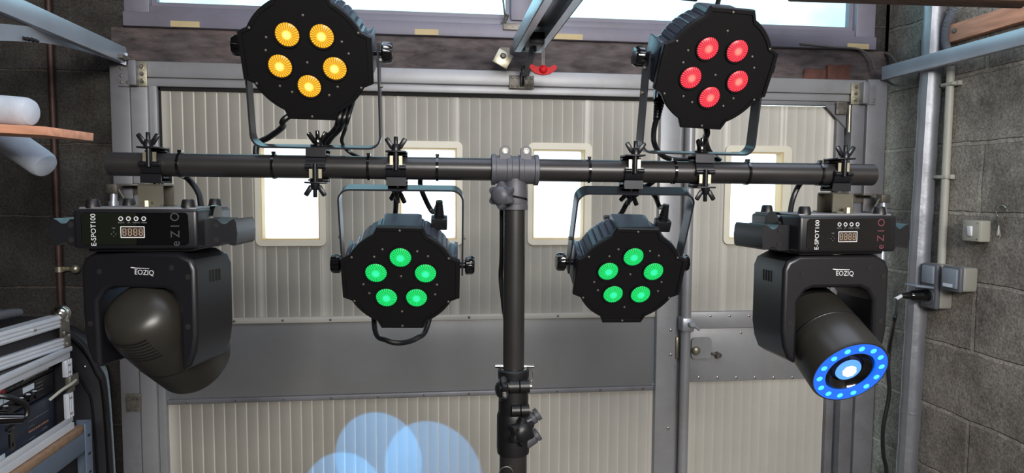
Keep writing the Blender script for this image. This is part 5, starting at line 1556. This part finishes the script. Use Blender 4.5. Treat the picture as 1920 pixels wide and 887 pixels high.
    b = MB(); b.ringprism(hmx, [(0.0582*math.cos(2*math.pi*j/n), 0.0582*math.sin(2*math.pi*j/n)) for j in range(n)], [(0.0400*math.cos(2*math.pi*j/n), 0.0400*math.sin(2*math.pi*j/n)) for j in range(n)], Lf-0.006, Lf+0.0005)
    b.build('ring_light', M['ring'], hd_)
    for k in range(14):
        a_ = 2*math.pi*(k+0.5)/14
        b = MB(); b.ell((0.0491*math.cos(a_), 0.0491*math.sin(a_), Lf+0.0003), (0.0052, 0.0052, 0.0006), m=hmx, u=14, v=8); b.build('ring_led', M['dot'], hd_)
    b = MB(); b.lathe(hmx, [(0.0400, Lf-0.004), (0.036, Lf-0.002), (0.033, Lf-0.006), (0.026, Lf-0.010), (0.0255, Lf-0.012)], 48, caps=False); b.build('lens_barrel', M['gloss'], hd_)
    b = MB(); b.lathe(hmx, [(0.026, Lf-0.012), (0.022, Lf-0.0075), (0.013, Lf-0.0045), (0.001, Lf-0.0035)], 40); ln_ = b.build('lens', M['lens_dark'], hd_)
    b = MB(); b.lathe(hmx, [(0.0205, Lf-0.0075), (0.0200, Lf-0.0050), (0.012, Lf-0.0032), (0.001, Lf-0.0022)], 32); b.build('lens_glow', M['glow'], hd_)
    b = MB(); b.lathe(hmx, [(0.0115, Lf-0.0036), (0.0105, Lf-0.0012), (0.001, Lf-0.0006)], 8); b.build('lens_core', M['core'], hd_)
    return m, t, m @ hmx, Lf


mL, tL, hL, Lf = moving_head(256, 393, 0.925, R(-2.5), R(-14), R(180-38), 'left moving head light with its lens turned away', 293, 'bar clamp holding the left moving head', False, False, M['dim_ink'], '', 0)
mRh, tRh, hR, Lf = moving_head(1596, 405, 1.02, R(4), R(1), R(29), 'right moving head light with glowing blue ring', 1567, 'bar clamp holding the right moving head', True, True, M['red_ink'], '', -0.023)
# safety/power leads of the moving heads
cable('head_power_cable', [P(330, 325, 1.04), P(352, 335, 1.06), P(372, 362, 1.06), P(378, 396, 1.05)], 0.0045, 'black cable dropping to the left moving head')
cable('head_power_cable', [P(1520, 330, 1.12), P(1500, 345, 1.13), P(1487, 372, 1.13), P(1481, 402, 1.12)], 0.0045, 'black cable dropping to the right moving head')

# projected beams of the left head: three prism images on the door
src = hL @ V((0, 0, Lf+0.012))
for k, (px, py, rad, e) in enumerate(((708, 856, 78, 60), (809, 880, 85, 60), (643, 934, 77, 68))):
    tgt = PY(px, py, YD)
    l = bpy.data.lights.new('prism_beam', 'SPOT'); l.energy = e; l.color = (0.09, 0.42, 1.0)
    dist = (tgt-src).length
    l.spot_size = 2*math.atan(rad/F*tgt.y/math.cos(YAW)*1.02/dist); l.spot_blend = 0.06; l.shadow_soft_size = 0.004
    o = bpy.data.objects.new('prism_beam', l); COL.objects.link(o); o.location = src
    o.rotation_euler = (tgt-src).to_track_quat('-Z', 'Y').to_euler()
